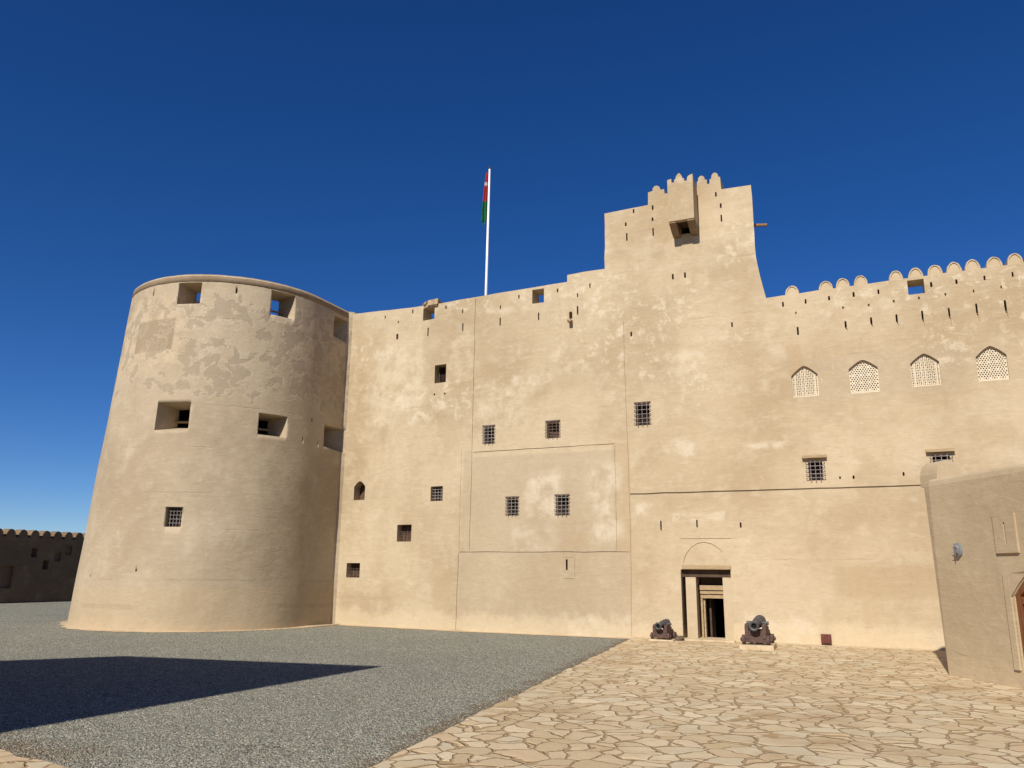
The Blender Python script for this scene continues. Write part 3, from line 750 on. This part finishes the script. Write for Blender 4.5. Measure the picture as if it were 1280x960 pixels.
# angles packed more densely where the tower flows into the wall
ths = sorted([-math.pi + 2 * math.pi * i / NTH for i in range(NTH)] + [R(15 + i * .125 + .03) for i in range(100)]); NTH = len(ths)
zs_ = [-.3] + [TH * i / 40 for i in range(0, 40)] + [TH - .02]
bm = bmesh.new(); rings = []
for z in zs_: rings.append([bm.verts.new(tower_pt(t, z)) for t in ths])
def innr(t, z): cx, cy, r = tc(z); return Vector((cx + (r - .85) * math.cos(t), cy + (r - .85) * math.sin(t), z))
inner = [[bm.verts.new(innr(t, z)) for t in ths] for z in (TH - .02, TH * .5, -.3)]
allr = rings + inner
for a, b in zip(allr, allr[1:]):
    for i in range(NTH): bm.faces.new((a[i], a[(i + 1) % NTH], b[(i + 1) % NTH], b[i]))
a, b = allr[-1], allr[0]
for i in range(NTH): bm.faces.new((a[i], a[(i + 1) % NTH], b[(i + 1) % NTH], b[i]))
shell = link('tower_wall', bm, M_tower, tower, smooth=True)
def hit(x, y):
    d = ray(x, y).normalized(); t = 12.0; last = None
    while t < 40:
        p = CAM + d * t; cx, cy, r = tc(p.z); q = Vector((p.x - cx, p.y - cy))
        if q.length < trad(math.atan2(q.y, q.x), p.z):
            lo, hi = t - .05, t
            for _ in range(18):
                m = (lo + hi) / 2; p = CAM + d * m; cx, cy, r = tc(p.z); q = Vector((p.x - cx, p.y - cy))
                if q.length < trad(math.atan2(q.y, q.x), p.z): hi = m
                else: lo = m
            return CAM + d * lo
        t += .05
    return None
GUN = [((224.7, 353.4), (252, 352.8), (250, 376.7), (220.6, 382.8), .62, .72), ((341.5, 362.5), (369.3, 369.6), (366.9, 400), (338, 392), .62, .72), ((418.2, 396), (434, 400), (433, 427), (416, 421), .75, .75),
       ((198.7, 502), (238.5, 502), (234.4, 533.8), (192.2, 541.3), .5, .66), ((325.2, 515.5), (359.4, 520.6), (356.3, 548), (322.2, 542), .5, .66), ((405.4, 531.5), (428.5, 536.5), (427, 563), (403, 559.6), .72, .75)]
cut1 = bmesh.new(); gunbars = []
def gun(cs, kx, kz, depth=1.05):
    ctr = sum(cs, Vector()) / 4; cx, cy, r = tc(ctr.z)
    n = Vector((ctr.x - cx, ctr.y - cy, 0)).normalized()
    tx = Vector((-n.y, n.x, 0))
    hw = max(abs((c - ctr).dot(tx)) for c in cs); hh = [c.z for c in cs]; zt, zb = max(hh[0], hh[1]), min(hh[2], hh[3])
    zt = (hh[0] + hh[1]) / 2; zb = (hh[2] + hh[3]) / 2
    O = [ctr + tx * hw * s for s in (-1, 1)]
    def quad(y, k, z0, z1): return [Vector((ctr.x, ctr.y, 0)) - n * y + tx * hw * k * sx + Vector((0, 0, z)) for sx, z in ((-1, z1), (1, z1), (1, z0), (-1, z0))]
    h = zt - zb; zi0, zi1 = zb + h * .24, zb + h * (.24 + kz)
    m = .22
    A = quad(-m, 1 + (1 - kx) * m / .8, zb - (zi0 - zb) * m / .8, zt); B = quad(.8, kx, zi0, zi1); D = quad(1.3, kx, zi0, zi1)
    rr = [[cut1.verts.new(v) for v in q] for q in (A, B, D)]
    cut1.faces.new(rr[0]); cut1.faces.new(rr[2][::-1])
    for p, q in zip(rr, rr[1:]):
        for i in range(4): cut1.faces.new((p[i], p[(i + 1) % 4], q[(i + 1) % 4], q[i]))
    gunbars.append((ctr, n, tx, hw * kx, zi0, zi1))
for g in GUN:
    cs = [hit(*p) for p in g[:4]]
    if None in cs: print('gun miss', g); continue
    gun(cs, g[4], g[5])
# the two seen edge-on at the left, and their twins round the back
for th, zc, hw, hh in ((R(-143), 9.45, .36, .3), (R(-141), 6.9, .4, .32), (R(165), 9.45, .36, .3), (R(120), 9.45, .36, .3)):
    p = tower_pt(th, zc); n = Vector((math.cos(th), math.sin(th), 0)); tx = Vector((-n.y, n.x, 0))
    gun([p - tx * hw + Vector((0, 0, hh)), p + tx * hw + Vector((0, 0, hh)), p + tx * hw - Vector((0, 0, hh)), p - tx * hw - Vector((0, 0, hh))], .6, .7)
# the square grilled window low on the tower
gw = [hit(*p) for p in ((208.4, 633.4), (228.7, 633.8), (225.5, 658.7), (204.4, 658.3))]
ctr = sum(gw, Vector()) / 4; cx, cy, _r = tc(ctr.z); n = Vector((ctr.x - cx, ctr.y - cy, 0)).normalized(); tx = Vector((-n.y, n.x, 0))
hw = (gw[1] - gw[0]).length / 2; hz = (gw[0].z - gw[3].z) / 2
MW = Matrix.Translation(ctr) @ Matrix(((tx.x, -n.x, 0, 0), (tx.y, -n.y, 0, 0), (0, 0, 1, 0), (0, 0, 0, 1)))   # local y points inwards
add_box(cut1, -hw, hw, -.3, .38, -hz, hz, M=MW)
for (x, y, w, h) in ((295.8, 363.5, 1.8, 6), (191.8, 367.6, 1.6, 5), (390, 525, 1.6, 4), (378.5, 548.5, 1.6, 5), (397.5, 553, 1.6, 5), (170, 713, 1.6, 2.2), (113, 720, 1.4, 2)):
    p = hit(x, y)
    if p is None: continue
    cx, cy, _r = tc(p.z); n_ = Vector((p.x - cx, p.y - cy, 0)).normalized(); t_ = Vector((-n_.y, n_.x, 0))
    Ms = Matrix.Translation(p) @ Matrix(((t_.x, -n_.x, 0, 0), (t_.y, -n_.y, 0, 0), (0, 0, 1, 0), (0, 0, 0, 1)))
    s_ = .027; add_box(cut1, -w * s_ / 2, w * s_ / 2, -.1, .35, -h * s_ / 2, h * s_ / 2, M=Ms)
cut(shell, [cut1])
bm = shell.data
for p in bm.polygons: p.use_smooth = False
# smooth only the round skin
for p in bm.polygons:
    if abs(p.normal.z) < .25 and p.area < .4:
        w_ = p.center + Vector((-19.2, -1.235, 0)); cx, cy, r_ = tc(w_.z)
        q = Vector((w_.x - cx, w_.y - cy)); 
        if q.length > r_ - .03 and (q.normalized().dot(Vector((p.normal.x, p.normal.y))) > .75 or q.x > 2.6): p.use_smooth = True
# rounded, darker coping round the rim
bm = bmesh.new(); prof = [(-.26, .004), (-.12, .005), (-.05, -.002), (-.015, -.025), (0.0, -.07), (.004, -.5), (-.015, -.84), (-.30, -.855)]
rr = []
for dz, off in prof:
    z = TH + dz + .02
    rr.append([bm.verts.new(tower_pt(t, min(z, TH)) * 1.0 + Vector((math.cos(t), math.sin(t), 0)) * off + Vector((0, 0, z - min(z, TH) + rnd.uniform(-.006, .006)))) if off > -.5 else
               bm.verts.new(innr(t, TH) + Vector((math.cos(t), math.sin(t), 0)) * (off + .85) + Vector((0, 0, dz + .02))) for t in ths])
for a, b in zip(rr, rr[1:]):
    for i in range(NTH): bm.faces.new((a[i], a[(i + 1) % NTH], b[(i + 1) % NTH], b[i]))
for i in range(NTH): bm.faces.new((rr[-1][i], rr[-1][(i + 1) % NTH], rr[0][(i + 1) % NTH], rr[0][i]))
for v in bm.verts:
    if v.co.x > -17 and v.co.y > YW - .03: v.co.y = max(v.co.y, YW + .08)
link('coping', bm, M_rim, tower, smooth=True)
bm = bmesh.new(); vs = [bm.verts.new(innr(t, 8.55)) for t in ths]; bm.faces.new(vs)
ex = bmesh.ops.extrude_face_region(bm, geom=bm.faces[:])
for v in ex['geom']:
    if isinstance(v, bmesh.types.BMVert): v.co.z -= .25
link('floor', bm, M_roof, tower)
for (ctr_, n_, t_, hw_, z0, z1) in gunbars[:6]:
    bm = bmesh.new(); c0 = Vector((ctr_.x, ctr_.y, 0)) - n_ * .72
    z = z0 + (z1 - z0) * .3
    add_tube(bm, c0 - t_ * (hw_ + .12) + Vector((0, 0, z)), c0 + t_ * (hw_ + .12) + Vector((0, 0, z)), .035)
    link('cross_beam', bm, M_beam, tower)
bm = bmesh.new(); f = .04
for q in ((-hw, -hw + f, -hz, hz), (hw - f, hw, -hz, hz), (-hw + f, hw - f, -hz, -hz + f), (-hw + f, hw - f, hz - f, hz)): add_box(bm, q[0], q[1], .26, .32, q[2], q[3], M=MW)
twin = link('window', bm, M_dkbeam, tower)
bm = bmesh.new(); add_box(bm, -hw + f, hw - f, .30, .31, -hz + f, hz - f, M=MW); link('pane', bm, M_void, twin)
bm = bmesh.new()
for i in range(1, 5):
    x = -hw + 2 * hw * i / 5; add_tube(bm, MW @ Vector((x, .14, -hz - .02)), MW @ Vector((x, .14, hz + .02)), .009, n=6)
    z = -hz + 2 * hz * i / 5; add_tube(bm, MW @ Vector((-hw - .02, .125, z)), MW @ Vector((hw + .02, .125, z)), .009, n=6)
link('grille', bm, M_iron, twin)

# mortar apron round the tower and along the fort's foot
pts_o, pts_i = [], []
for i in range(0, 121):
    th = R(-205) + R(205) * i / 120
    p = tower_pt(th, 0); cx, cy, _r = tc(0); d = Vector((p.x - cx, p.y - cy)).normalized()
    w = .10 + .05 * math.sin(i * .7) + rnd.uniform(0, .05) + (.9 * max(0, 1 - abs(math.degrees(th) + 165) / 32) ** 1.3)
    if p.y > YW - .02 and p.x > -18: continue
    if p.y > .6: continue
    pts_i.append((p.x - d.x * .1, p.y - d.y * .1)); pts_o.append((p.x + d.x * w, min(p.y + d.y * w, YW - .02)))
x = pts_o[-1][0] + .15
while x < -5.95:
    yb = SL * max(0, BEND - x); pts_o.append((x, yb - .06 - rnd.uniform(0, .09))); pts_i.append((x, yb + .1)); x += .22
pts_o.append((-5.9, -.08)); pts_i.append((-5.9, .1))
bm = bmesh.new()
top = [(bm.verts.new((a[0], a[1], .008)), bm.verts.new((b[0], b[1], .05))) for a, b in zip(pts_o, pts_i)]
for (a, b), (c, d) in zip(top, top[1:]): bm.faces.new((a, c, d, b))
yv = []
x = -5.85
while x < 12:
    yv.append((bm.verts.new((x, -.05 - rnd.uniform(0, .07), .036)), bm.verts.new((x, .05, .085 + rnd.uniform(-.012, .012))))); x += .15
for (a, b), (c, d) in zip(yv, yv[1:]): bm.faces.new((a, c, d, b))
tag(link('kerb', bm, M_apron), kind='structure')

# ------------------------------------------------------------------ flagpole and flag
PY = 4.0
pb = W(607, 366, PY); ptp = W(612, 211.5, PY)
pole = empty('flagpole', (pb[0], PY, 8.15), 'tall slim white flagpole rising behind the fort parapet', 'flagpole')
bm = bmesh.new(); add_tube(bm, (pb[0] - .02, PY, 8.15), (ptp[0], PY, ptp[1]), .066, .034, 12); link('pole', bm, M_white, pole, smooth=True)
bm = bmesh.new(); add_lathe(bm, [(-.03, .02), (0, .045), (.04, .05), (.07, .03), (.09, .01)], Matrix.Translation((ptp[0], PY, ptp[1] + .02)), 10); link('finial', bm, M_dkbeam, pole)
bm = bmesh.new(); add_box(bm, pb[0] - .3, pb[0] + .25, PY - .25, PY + .25, 8.151, 8.4, .02); link('base', bm, M_trim, pole)
p0 = W(611.2, 221, PY); p1 = W(608.6, 276, PY); pmid = W(606, 262, PY)
bm = bmesh.new(); nu, nv = 15, 24; grid = []
ztop, zbot = W(611, 216, PY)[1], W(608, 275, PY)[1]
for j in range(nv + 1):
    v = j / nv; row = []
    z = ztop + (zbot - ztop) * v; px = pb[0] + (ptp[0] - pb[0]) * (z - pb[1]) / (ptp[1] - pb[1]) - .05
    wd = .05 + .17 * min(1, v * 1.25) ** .8
    for i in range(nu + 1):
        u = i / nu
        row.append(bm.verts.new((px - wd * u - .02 * math.sin(u * 9 + v * 3), PY - .02 + .085 * math.sin(u * 13 + v * 2.2) * (.3 + v), z - .16 * u * v - .05 * math.sin(u * 6.5) * v)))
    grid.append(row)
for j in range(nv):
    for i in range(nu): bm.faces.new((grid[j][i], grid[j][i + 1], grid[j + 1][i + 1], grid[j + 1][i]))
s_ = M_flag.node_tree
flag = link('flag', bm, M_flag, None, smooth=True)
tag(flag, 'limp red, white and green flag hanging from the white flagpole', 'flag')
FLAGZ = (ztop, zbot)
for nd in s_.nodes:
    if nd.type == 'MAP_RANGE':
        a = nd.inputs[1].default_value
        if abs(a - 12.72) < .005: k = .60
        elif abs(a - 13.26) < .005: k = .27
        else: k = .20
        z = ztop + (zbot - ztop) * k; nd.inputs[1].default_value = z - .01; nd.inputs[2].default_value = z + .01

# ------------------------------------------------------------------ cannons
def cannon(x, y, sc, rz, label, zb):
    t = empty('cannon', (x, y, zb), label, 'cannon', 'old iron cannons flanking the doorway', rz)
    t.scale = (sc, sc, sc)
    # barrel along -y (muzzle forward), slightly raised
    Mb = Matrix.Translation((0, .18, .50)) @ Matrix.Rotation(R(4), 4, 'X') @ Matrix.Rotation(R(90), 4, 'X')
    bm = bmesh.new()
    add_lathe(bm, [(-.62, .012), (-.615, .04), (-.585, .05), (-.555, .03), (-.535, .035), (-.52, .11), (-.49, .145), (-.44, .148), (-.43, .135), (-.2, .132), (-.19, .14), (-.17, .14), (-.16, .126), (.12, .118), (.13, .126), (.15, .126), (.16, .108), (.52, .092), (.55, .098), (.60, .118), (.635, .128), (.65, .124), (.655, .112), (.655, .066), (.60, .064)], Mb, 32)
    link('barrel', bm, M_gun, t, smooth=False, local=True)
    bar = t.children[-1]
    for p in bar.data.polygons: p.use_smooth = len(p.vertices) == 4
    bm = bmesh.new(); add_lathe(bm, [(.602, .0655), (.606, .0655)], Mb, 24); link('bore', bm, M_bore, bar, local=True)
    bm = bmesh.new(); add_tube(bm, (-.27, .2, .5), (.27, .2, .5), .045, n=14); link('trunnion', bm, M_gun, bar, local=True)
    for s in (-1, 1):
        bm = bmesh.new(); pr = [(-.28, .14), (-.28, .44), (-.2, .49), (.06, .5), (.1, .44), (.28, .42), (.3, .34), (.46, .33), (.48, .25), (.62, .24), (.64, .14)]
        pr = [(a, b) for a, b in pr]
        A = [bm.verts.new((s * .165, a, b)) for a, b in pr]; B = [bm.verts.new((s * .255, a, b)) for a, b in pr]
        bm.faces.new(A); bm.faces.new(B[::-1]); m = len(pr)
        for i in range(m): bm.faces.new((A[i], B[i], B[(i + 1) % m], A[(i + 1) % m]))
        link('cheek', bm, M_carr, t, local=True)
        for yy in (-.19, .5):
            bm = bmesh.new(); add_tube(bm, (s * .262, yy, .115), (s * .335, yy, .115), .115, n=22); w = link('wheel', bm, M_carr, t, local=True)
            bm = bmesh.new(); add_tube(bm, (s * .336, yy, .115), (s * .385, yy, .115), .032, n=10); add_tube(bm, (s * .362, yy, .06), (s * .362, yy, .17), .012, n=6); link('hub', bm, M_carr, w, local=True)
    for yy in (-.19, .5):
        bm = bmesh.new(); add_box(bm, -.258, .258, yy - .075, yy + .075, .05, .20, .01); link('axle', bm, M_carr, t, local=True)
    bm = bmesh.new(); add_box(bm, -.164, .164, -.26, -.19, .205, .34, .008); link('transom', bm, M_carr, t, local=True)
    bm = bmesh.new(); add_box(bm, -.16, .16, .1, .6, .205, .25, .008); link('bed', bm, M_carr, t, local=True)
    bm = bmesh.new(); add_box(bm, -.09, .09, .42, .66, .255, .33, .01); link('quoin', bm, M_carr, t, local=True)
    return t
gR = G(945, 806.5, .13); gL = G(824.5, 800, .06)
cR = cannon(gR.x, gR.y + .28 , .90, R(-1), 'dark iron cannon on chunky red brown carriage right of the doorway, on a pale slab', .135)
cL = cannon(gL.x, gL.y + .30 , .72, R(-4), 'smaller grey cannon left of the doorway, on a low slab beside the joint', .062)
def slab(x, y, w, d, h, rz, label):
    t = bmesh.new(); add_box(t, -w / 2, w / 2, -d / 2, d / 2, -.02, h, .012, jit=.012)
    o = link('stone_slab', t, M_stone); o.location = (x, y, 0); o.rotation_euler.z = rz
    return tag(o, label, 'slab', 'stone slabs under the cannons')
slab(gR.x, gR.y + .42, .74, 1.05, .134, R(3), 'thick pale stone slab under the cannon right of the doorway')
slab(gL.x, gL.y + .44, .60, .86, .06, R(3), 'low pale slab under the smaller cannon left of the doorway')

# hatch on the wall, stone by the door
l, r, b, t = rect(1026.4, 792.6, 1039.4, 804.4)
hb = empty('wall_hatch', ((l + r) / 2, 0, b), 'small dark red metal box at the foot of the wall', 'utility box')
bm = bmesh.new(); add_box(bm, l, r, -.09, -.002, b, t, .006); link('casing', bm, M_hatch, hb)
bm = bmesh.new(); add_box(bm, l + .02, r - .02, -.10, -.091, b + .02, t - .02, .003); d_ = link('door', bm, M_hatch, hb)
bm = bmesh.new(); add_box(bm, r - .06, r - .04, -.112, -.1005, (b + t) / 2 - .03, (b + t) / 2 + .03, .003); link('handle', bm, M_rust, d_)
p = G(849.5, 802.5)
bm = bmesh.new(); bmesh.ops.create_icosphere(bm, subdivisions=2, radius=1)
for v in bm.verts:
    v.co *= 1 + rnd.uniform(-.13, .13); v.co = Vector((v.co.x * .13, v.co.y * .09, v.co.z * .065))
st = link('stone', bm, M_dstone); st.location = (p.x, p.y, .09); st.rotation_euler = (.1, -.25, .3)
tag(st, 'dark loose stone lying left of the doorstep', 'stone')

# ------------------------------------------------------------------ gate building at the right
C0 = G(1187, 847); dh = R(32)
D = Vector((math.sin(dh), -math.cos(dh), 0)); N = Vector((-math.cos(dh), -math.sin(dh), 0))     # along the face, out of the face
gate = empty('gate_building', (C0.x, C0.y, 0), 'low plastered gate building with rounded corner and wooden arched door', 'building')
MG = Matrix(((D.x, N.x * -1, 0, C0.x), (D.y, N.y * -1, 0, C0.y), (0, 0, 1, 0), (0, 0, 0, 1)))   # local: x along face, y into the building
MGi = MG.inverted()
def F(x, y):
    q = MGi @ onplane(x, y, C0, N); return q.x, q.z
def flat(bm): 
    bm.transform(MG); return bm
LG, HG, TG = 5.2, 3.36, 2.6
ctop = F(1160, 600)
# body: face outline with rounded top edge, slight taper at the left end
bm = bmesh.new()
prof = [(0, -.2), (0, HG - .14), (.02, HG - .06), (.07, HG - .015), (.16, HG), (TG, HG), (TG, -.2)]
Ls = [.05, .012, 0] ; sect = []
def ring(x, inset):
    return [bm.verts.new((x if x >= 0 else x * max(0, z) / HG + (inset * .3) * (1 - max(0, z) / HG), y + inset * (1 if y < 1 else -1) , z - inset * .5 * (z > 1))) for y, z in prof]
xs = [(-.42, .46), (-.40, .28), (-.32, .13), (-.18, .035), (0.0, 0.0)] + [(LG * i / 24, 0) for i in range(1, 25)]
rings = [ring(x, ins) for x, ins in xs]
for a, b in zip(rings, rings[1:]):
    for i in range(len(prof)): bm.faces.new((a[i], a[(i + 1) % len(prof)], b[(i + 1) % len(prof)], b[i]))
bm.faces.new(rings[0]); bm.faces.new(rings[-1][::-1])
# door opening
dx0, dz0 = F(1266.5, 770)[0], 0
DXL = F(1269.2, 760)[0]; DXR = DXL + 1.15; DZT = F(1275, 722)[1] + .12; DSP = DZT - .40
flat(bm); gw_ = link('gate_wall', bm, M_side, gate, smooth=False)
for p in gw_.data.polygons: p.use_smooth = p.area < .12
cg = bmesh.new()
add_prism(cg, [(x, z) for x, z in arch(DXL, DXR, -.3, DZT, DSP, 9, .1)], -.3, .5)
sl0 = F(1258, 665)
add_prism(cg, [(sl0[0] - .018, sl0[1] - .17), (sl0[0] + .018, sl0[1] - .17), (sl0[0] + .018, sl0[1] + .15), (sl0[0] - .018, sl0[1] + .15)], -.3, .3)
flat(cg)
cut(gw_, [cg])
for p in gw_.data.polygons: p.use_smooth = False
def gpart(name, bm, mat, parent=None): flat(bm); return link(name, bm, mat, parent or gate)
# raised slit panel
a = F(1241.5, 643); b_ = F(1253, 691.5); pl, ptz, pbz = a[0], a[1], b_[1]; pr_ = pl + .46
bm = bmesh.new()
for q in ((pl, sl0[0] - .020, pbz, ptz), (sl0[0] + .020, pr_, pbz, ptz), (sl0[0] - .020, sl0[0] + .020, pbz, sl0[1] - .17), (sl0[0] - .020, sl0[0] + .020, sl0[1] + .15, ptz)): add_box(bm, q[0], q[1], -.035, -.001, q[2], q[3])
gpart('slit_panel', bm, M_side)
# door surround
bm = bmesh.new(); so = F(1260, 760)[0]
o1 = arch(DXL - .02, DXR + .02, 0, DZT + .02, DSP, 12, .1)[2:]
sx0, sx1, sz = so, DXR + (DXL - so), F(1262, 717)[1]
add_box(bm, sx0, DXL - .03, -.03, -.001, .3, sz, .004); add_box(bm, DXR + .03, sx1, -.03, -.001, .3, sz, .004)
m = len(o1); A, B = [], []
add_prism(bm, [(DXL - .03, DSP)] + [(DXL - .03, sz), (DXR + .03, sz), (DXR + .03, DSP)] + o1[0:1] + o1[1:], -.028, -.001)
gpart('door_surround', bm, M_side)
# door: frame, leaf of planks, fan grille
bm = bmesh.new(); fo = arch(DXL, DXR, .02, DZT, DSP, 9, .1); fi = arch(DXL + .09, DXR - .09, .02, DZT - .09, DSP, 9, .1)
for i in range(1, len(fo)):
    j = (i + 1) % len(fo)
    if i == len(fo) - 1: j = 0
    A = [fo[i], fo[j], fi[j], fi[i]]
    add_prism(bm, A, .03, .13)
dfr = gpart('door_frame', bm, M_door)
bm = bmesh.new(); np_ = 6; wv = (DXR - DXL - .18) / np_
for i in range(np_): add_box(bm, DXL + .09 + i * wv + .004, DXL + .09 + (i + 1) * wv - .004, .06, .11, .03, DSP - .12, .006)
add_box(bm, DXL + .09, DXR - .09, .04, .12, DSP - .115, DSP - .03, .006)
lf = gpart('door', bm, M_door)
bm = bmesh.new(); add_tube(bm, (DXL + .68, .03, 1.0), (DXL + .68, .03, 1.12), .014); flat(bm); link('handle', bm, M_iron, lf)
bm = bmesh.new()
for k in range(7):
    t_ = math.pi * (k + .5) / 7; cx = (DXL + DXR) / 2; add_tube(bm, (cx, .08, DSP - .03), (cx + math.cos(t_) * .48, .08, DSP - .03 + math.sin(t_) * .36), .014, n=6)
fan = gpart('fanlight', bm, M_beam)
bm = bmesh.new(); add_prism(bm, arch(DXL + .08, DXR - .08, DSP - .03, DZT - .08, DSP, 9, .1), .12, .128); flat(bm); link('pane', bm, M_void, fan)
# rounded crest at the corner
bm = bmesh.new(); pr = [(.14, HG - .12)]; zc = HG - .02
for i in range(15):
    t_ = math.pi * i / 14; pr.append((.38 - .24 * math.cos(t_), zc + .36 * math.sin(t_) ** .75))
pr += [(.62, HG - .12)]
A = [bm.verts.new((-.41, y, z)) for y, z in pr]; B = [bm.verts.new((.06, y, z)) for y, z in pr]; m = len(pr)
bm.faces.new(A); bm.faces.new(B[::-1])
for i in range(m): bm.faces.new((A[i], B[i], B[(i + 1) % m], A[(i + 1) % m]))
bmesh.ops.bevel(bm, geom=[e for e in bm.edges if e.is_boundary is False and len(e.link_faces) == 2 and e.calc_face_angle(0) > 1.2], offset=.03, segments=2, affect='EDGES')
gpart('crest', bm, M_side)
# spot of light on the face, painted as a patch of paler plaster
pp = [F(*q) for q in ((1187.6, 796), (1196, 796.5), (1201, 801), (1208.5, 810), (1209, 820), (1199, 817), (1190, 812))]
bm = bmesh.new(); add_prism(bm, pp, -.004, .001); gpart('light_spot', bm, M_trim)
# bulkhead lamp
lp = F(1199.5, 687.5)
wl = empty('wall_lamp', tuple(MG @ Vector((lp[0], 0, lp[1]))), 'small grey oval bulkhead lamp on the plastered gate building', 'lamp')
def oval(bm, w, h, y0, y1, k=1.0, n=20):
    A = [bm.verts.new((lp[0] + w * math.cos(2 * math.pi * i / n), y0, lp[1] + h * math.sin(2 * math.pi * i / n))) for i in range(n)]
    B = [bm.verts.new((lp[0] + w * k * math.cos(2 * math.pi * i / n), y1, lp[1] + h * k * math.sin(2 * math.pi * i / n))) for i in range(n)]
    bm.faces.new(A); bm.faces.new(B)
    for i in range(n): bm.faces.new((A[i], A[(i + 1) % n], B[(i + 1) % n], B[i]))
bm = bmesh.new(); oval(bm, .075, .12, -.001, -.05, .92); flat(bm); link('housing', bm, M_lampm, wl)
bm = bmesh.new(); oval(bm, .055, .095, -.0505, -.085, .7); flat(bm); link('glass', bm, M_glass, wl, smooth=False)
bm = bmesh.new()
for dx in (-.0, ): add_box(bm, lp[0] - .006, lp[0] + .006, -.094, -.087, lp[1] - .1, lp[1] + .1)
for dz in (-.04, .04): add_box(bm, lp[0] - .062, lp[0] + .062, -.0945, -.0865, lp[1] + dz - .005, lp[1] + dz + .005)
flat(bm); link('guard', bm, M_lampm, wl)

# ------------------------------------------------------------------ perimeter wall far at the left
FX = -37.95
def FWp(x, y):
    d = ray(x, y); t = (FX - CAM.x) / d.x; p = CAM + d * t; return p.y, p.z
pw = empty('perimeter_wall', (FX, 8, 0), 'distant dark shaded courtyard wall with a toothed top left of the tower', 'wall')
zt0 = FWp(50, 672.5)[1]
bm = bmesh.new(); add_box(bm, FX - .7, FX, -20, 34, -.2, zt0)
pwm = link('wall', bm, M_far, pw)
cg = bmesh.new()
for (x, y, w, h) in ((43, 691, 3.2, 11), (57, 706, 3, 11)):
    yy, zz = FWp(x, y); hh = h * .0185; ww = .16
    add_box(cg, FX - 2, FX + 2, yy - ww, yy + ww, zz - hh * 1.1, zz + hh * 1.1)
for (x, y) in ((72, 696), (86, 688)):
    yy, zz = FWp(x, y); add_box(cg, FX - .10, FX + 2, yy - .18, yy + .18, zz - .22, zz + .22)
for (x, y) in ((4, 722),):
    yy, zz = FWp(x, y); add_box(cg, FX - .15, FX + 2, yy - .6, yy + .45, zz - .5, zz + .55)
cut(pwm, [cg])
yy = 5.0 - 1.2
proto = None
k = 0
y = 0.5
while y < 12:
    if proto is None:
        bm = bmesh.new(); n = 6; pr = [(-.24, -.02), (.24, -.02)] + [(.24 * math.cos(math.pi * i / n), .05 + .33 * math.sin(math.pi * i / n)) for i in range(n + 1)]
        A = [bm.verts.new((FX - .6, a + y, b + zt0)) for a, b in pr]; B = [bm.verts.new((FX - .05, a + y, b + zt0)) for a, b in pr]; m = len(pr)
        bm.faces.new(A); bm.faces.new(B[::-1])
        for i in range(m): bm.faces.new((A[i], B[i], B[(i + 1) % m], A[(i + 1) % m]))
        proto = link('merlon', bm, M_far, pw); y0 = y
    else:
        c_ = proto.copy(); COL.objects.link(c_); c_.parent = pw; c_.location = (0, y - y0, 0)
    y += .62

# ------------------------------------------------------------------ gatehouse behind the photographer, whose shadow lies on the gravel
SUN_AZ, SUN_EL = R(-1.5), R(38)            # azimuth from -Y towards +X
sd = Vector((math.sin(SUN_AZ) * math.cos(SUN_EL), -math.cos(SUN_AZ) * math.cos(SUN_EL), math.sin(SUN_EL)))
GH = 9.0
gp = [G(480, 833), G(155, 820), G(0, 826)]
gp = [p + sd * (GH / sd.z) for p in gp]
g0 = G(0, 925) + sd * (GH / sd.z)
poly = [(gp[0].x, gp[0].y), (gp[1].x, gp[1].y), (gp[2].x, gp[2].y), (gp[2].x - 6, gp[2].y - 7), (gp[2].x - 6, gp[2].y - 14), (gp[0].x - .4, gp[2].y - 14)]
gh = empty('gatehouse', (poly[0][0], poly[0][1], 0), 'tall plastered gatehouse left of the viewer, its shadow falling on the gravel', 'gatehouse')
bm = bmesh.new(); add_prism_z(bm, poly, -.2, GH); ghw = link('wall', bm, M_wall, gh)

# ------------------------------------------------------------------ daylight
w = bpy.data.worlds.new('World'); scene.world = w; w.use_nodes = True; nt = w.node_tree; nt.nodes.clear()
sky = nt.nodes.new('ShaderNodeTexSky'); sky.sky_type = 'NISHITA'; sky.sun_disc = False
sky.sun_elevation = SUN_EL; sky.sun_rotation = math.pi - SUN_AZ
sky.altitude = 2500; sky.air_density = 1.0; sky.dust_density = 0.0; sky.ozone_density = 6.0
bg = nt.nodes.new('ShaderNodeBackground'); bg.inputs[1].default_value = .064
wo = nt.nodes.new('ShaderNodeOutputWorld'); hs = nt.nodes.new('ShaderNodeHueSaturation'); hs.inputs['Saturation'].default_value = 1.22; hs.inputs['Hue'].default_value = .5105; hs.inputs['Value'].default_value = 1.18
nt.links.new(sky.outputs[0], hs.inputs['Color']); nt.links.new(hs.outputs[0], bg.inputs[0]); nt.links.new(bg.outputs[0], wo.inputs[0])
sl = bpy.data.lights.new('sun', 'SUN'); sl.energy = 4.7; sl.angle = R(.53); sl.color = (1, .94, .85)
so_ = bpy.data.objects.new('sun', sl); COL.objects.link(so_); so_.rotation_euler = (-sd).to_track_quat('-Z', 'Y').to_euler(); so_.location = (0, -40, 30)
vs_ = scene.view_settings; scene.display_settings.display_device = 'sRGB'
vs_.view_transform = 'Standard'; vs_.look = 'None'; vs_.exposure = .27; vs_.gamma = 1; vs_.use_curve_mapping = False
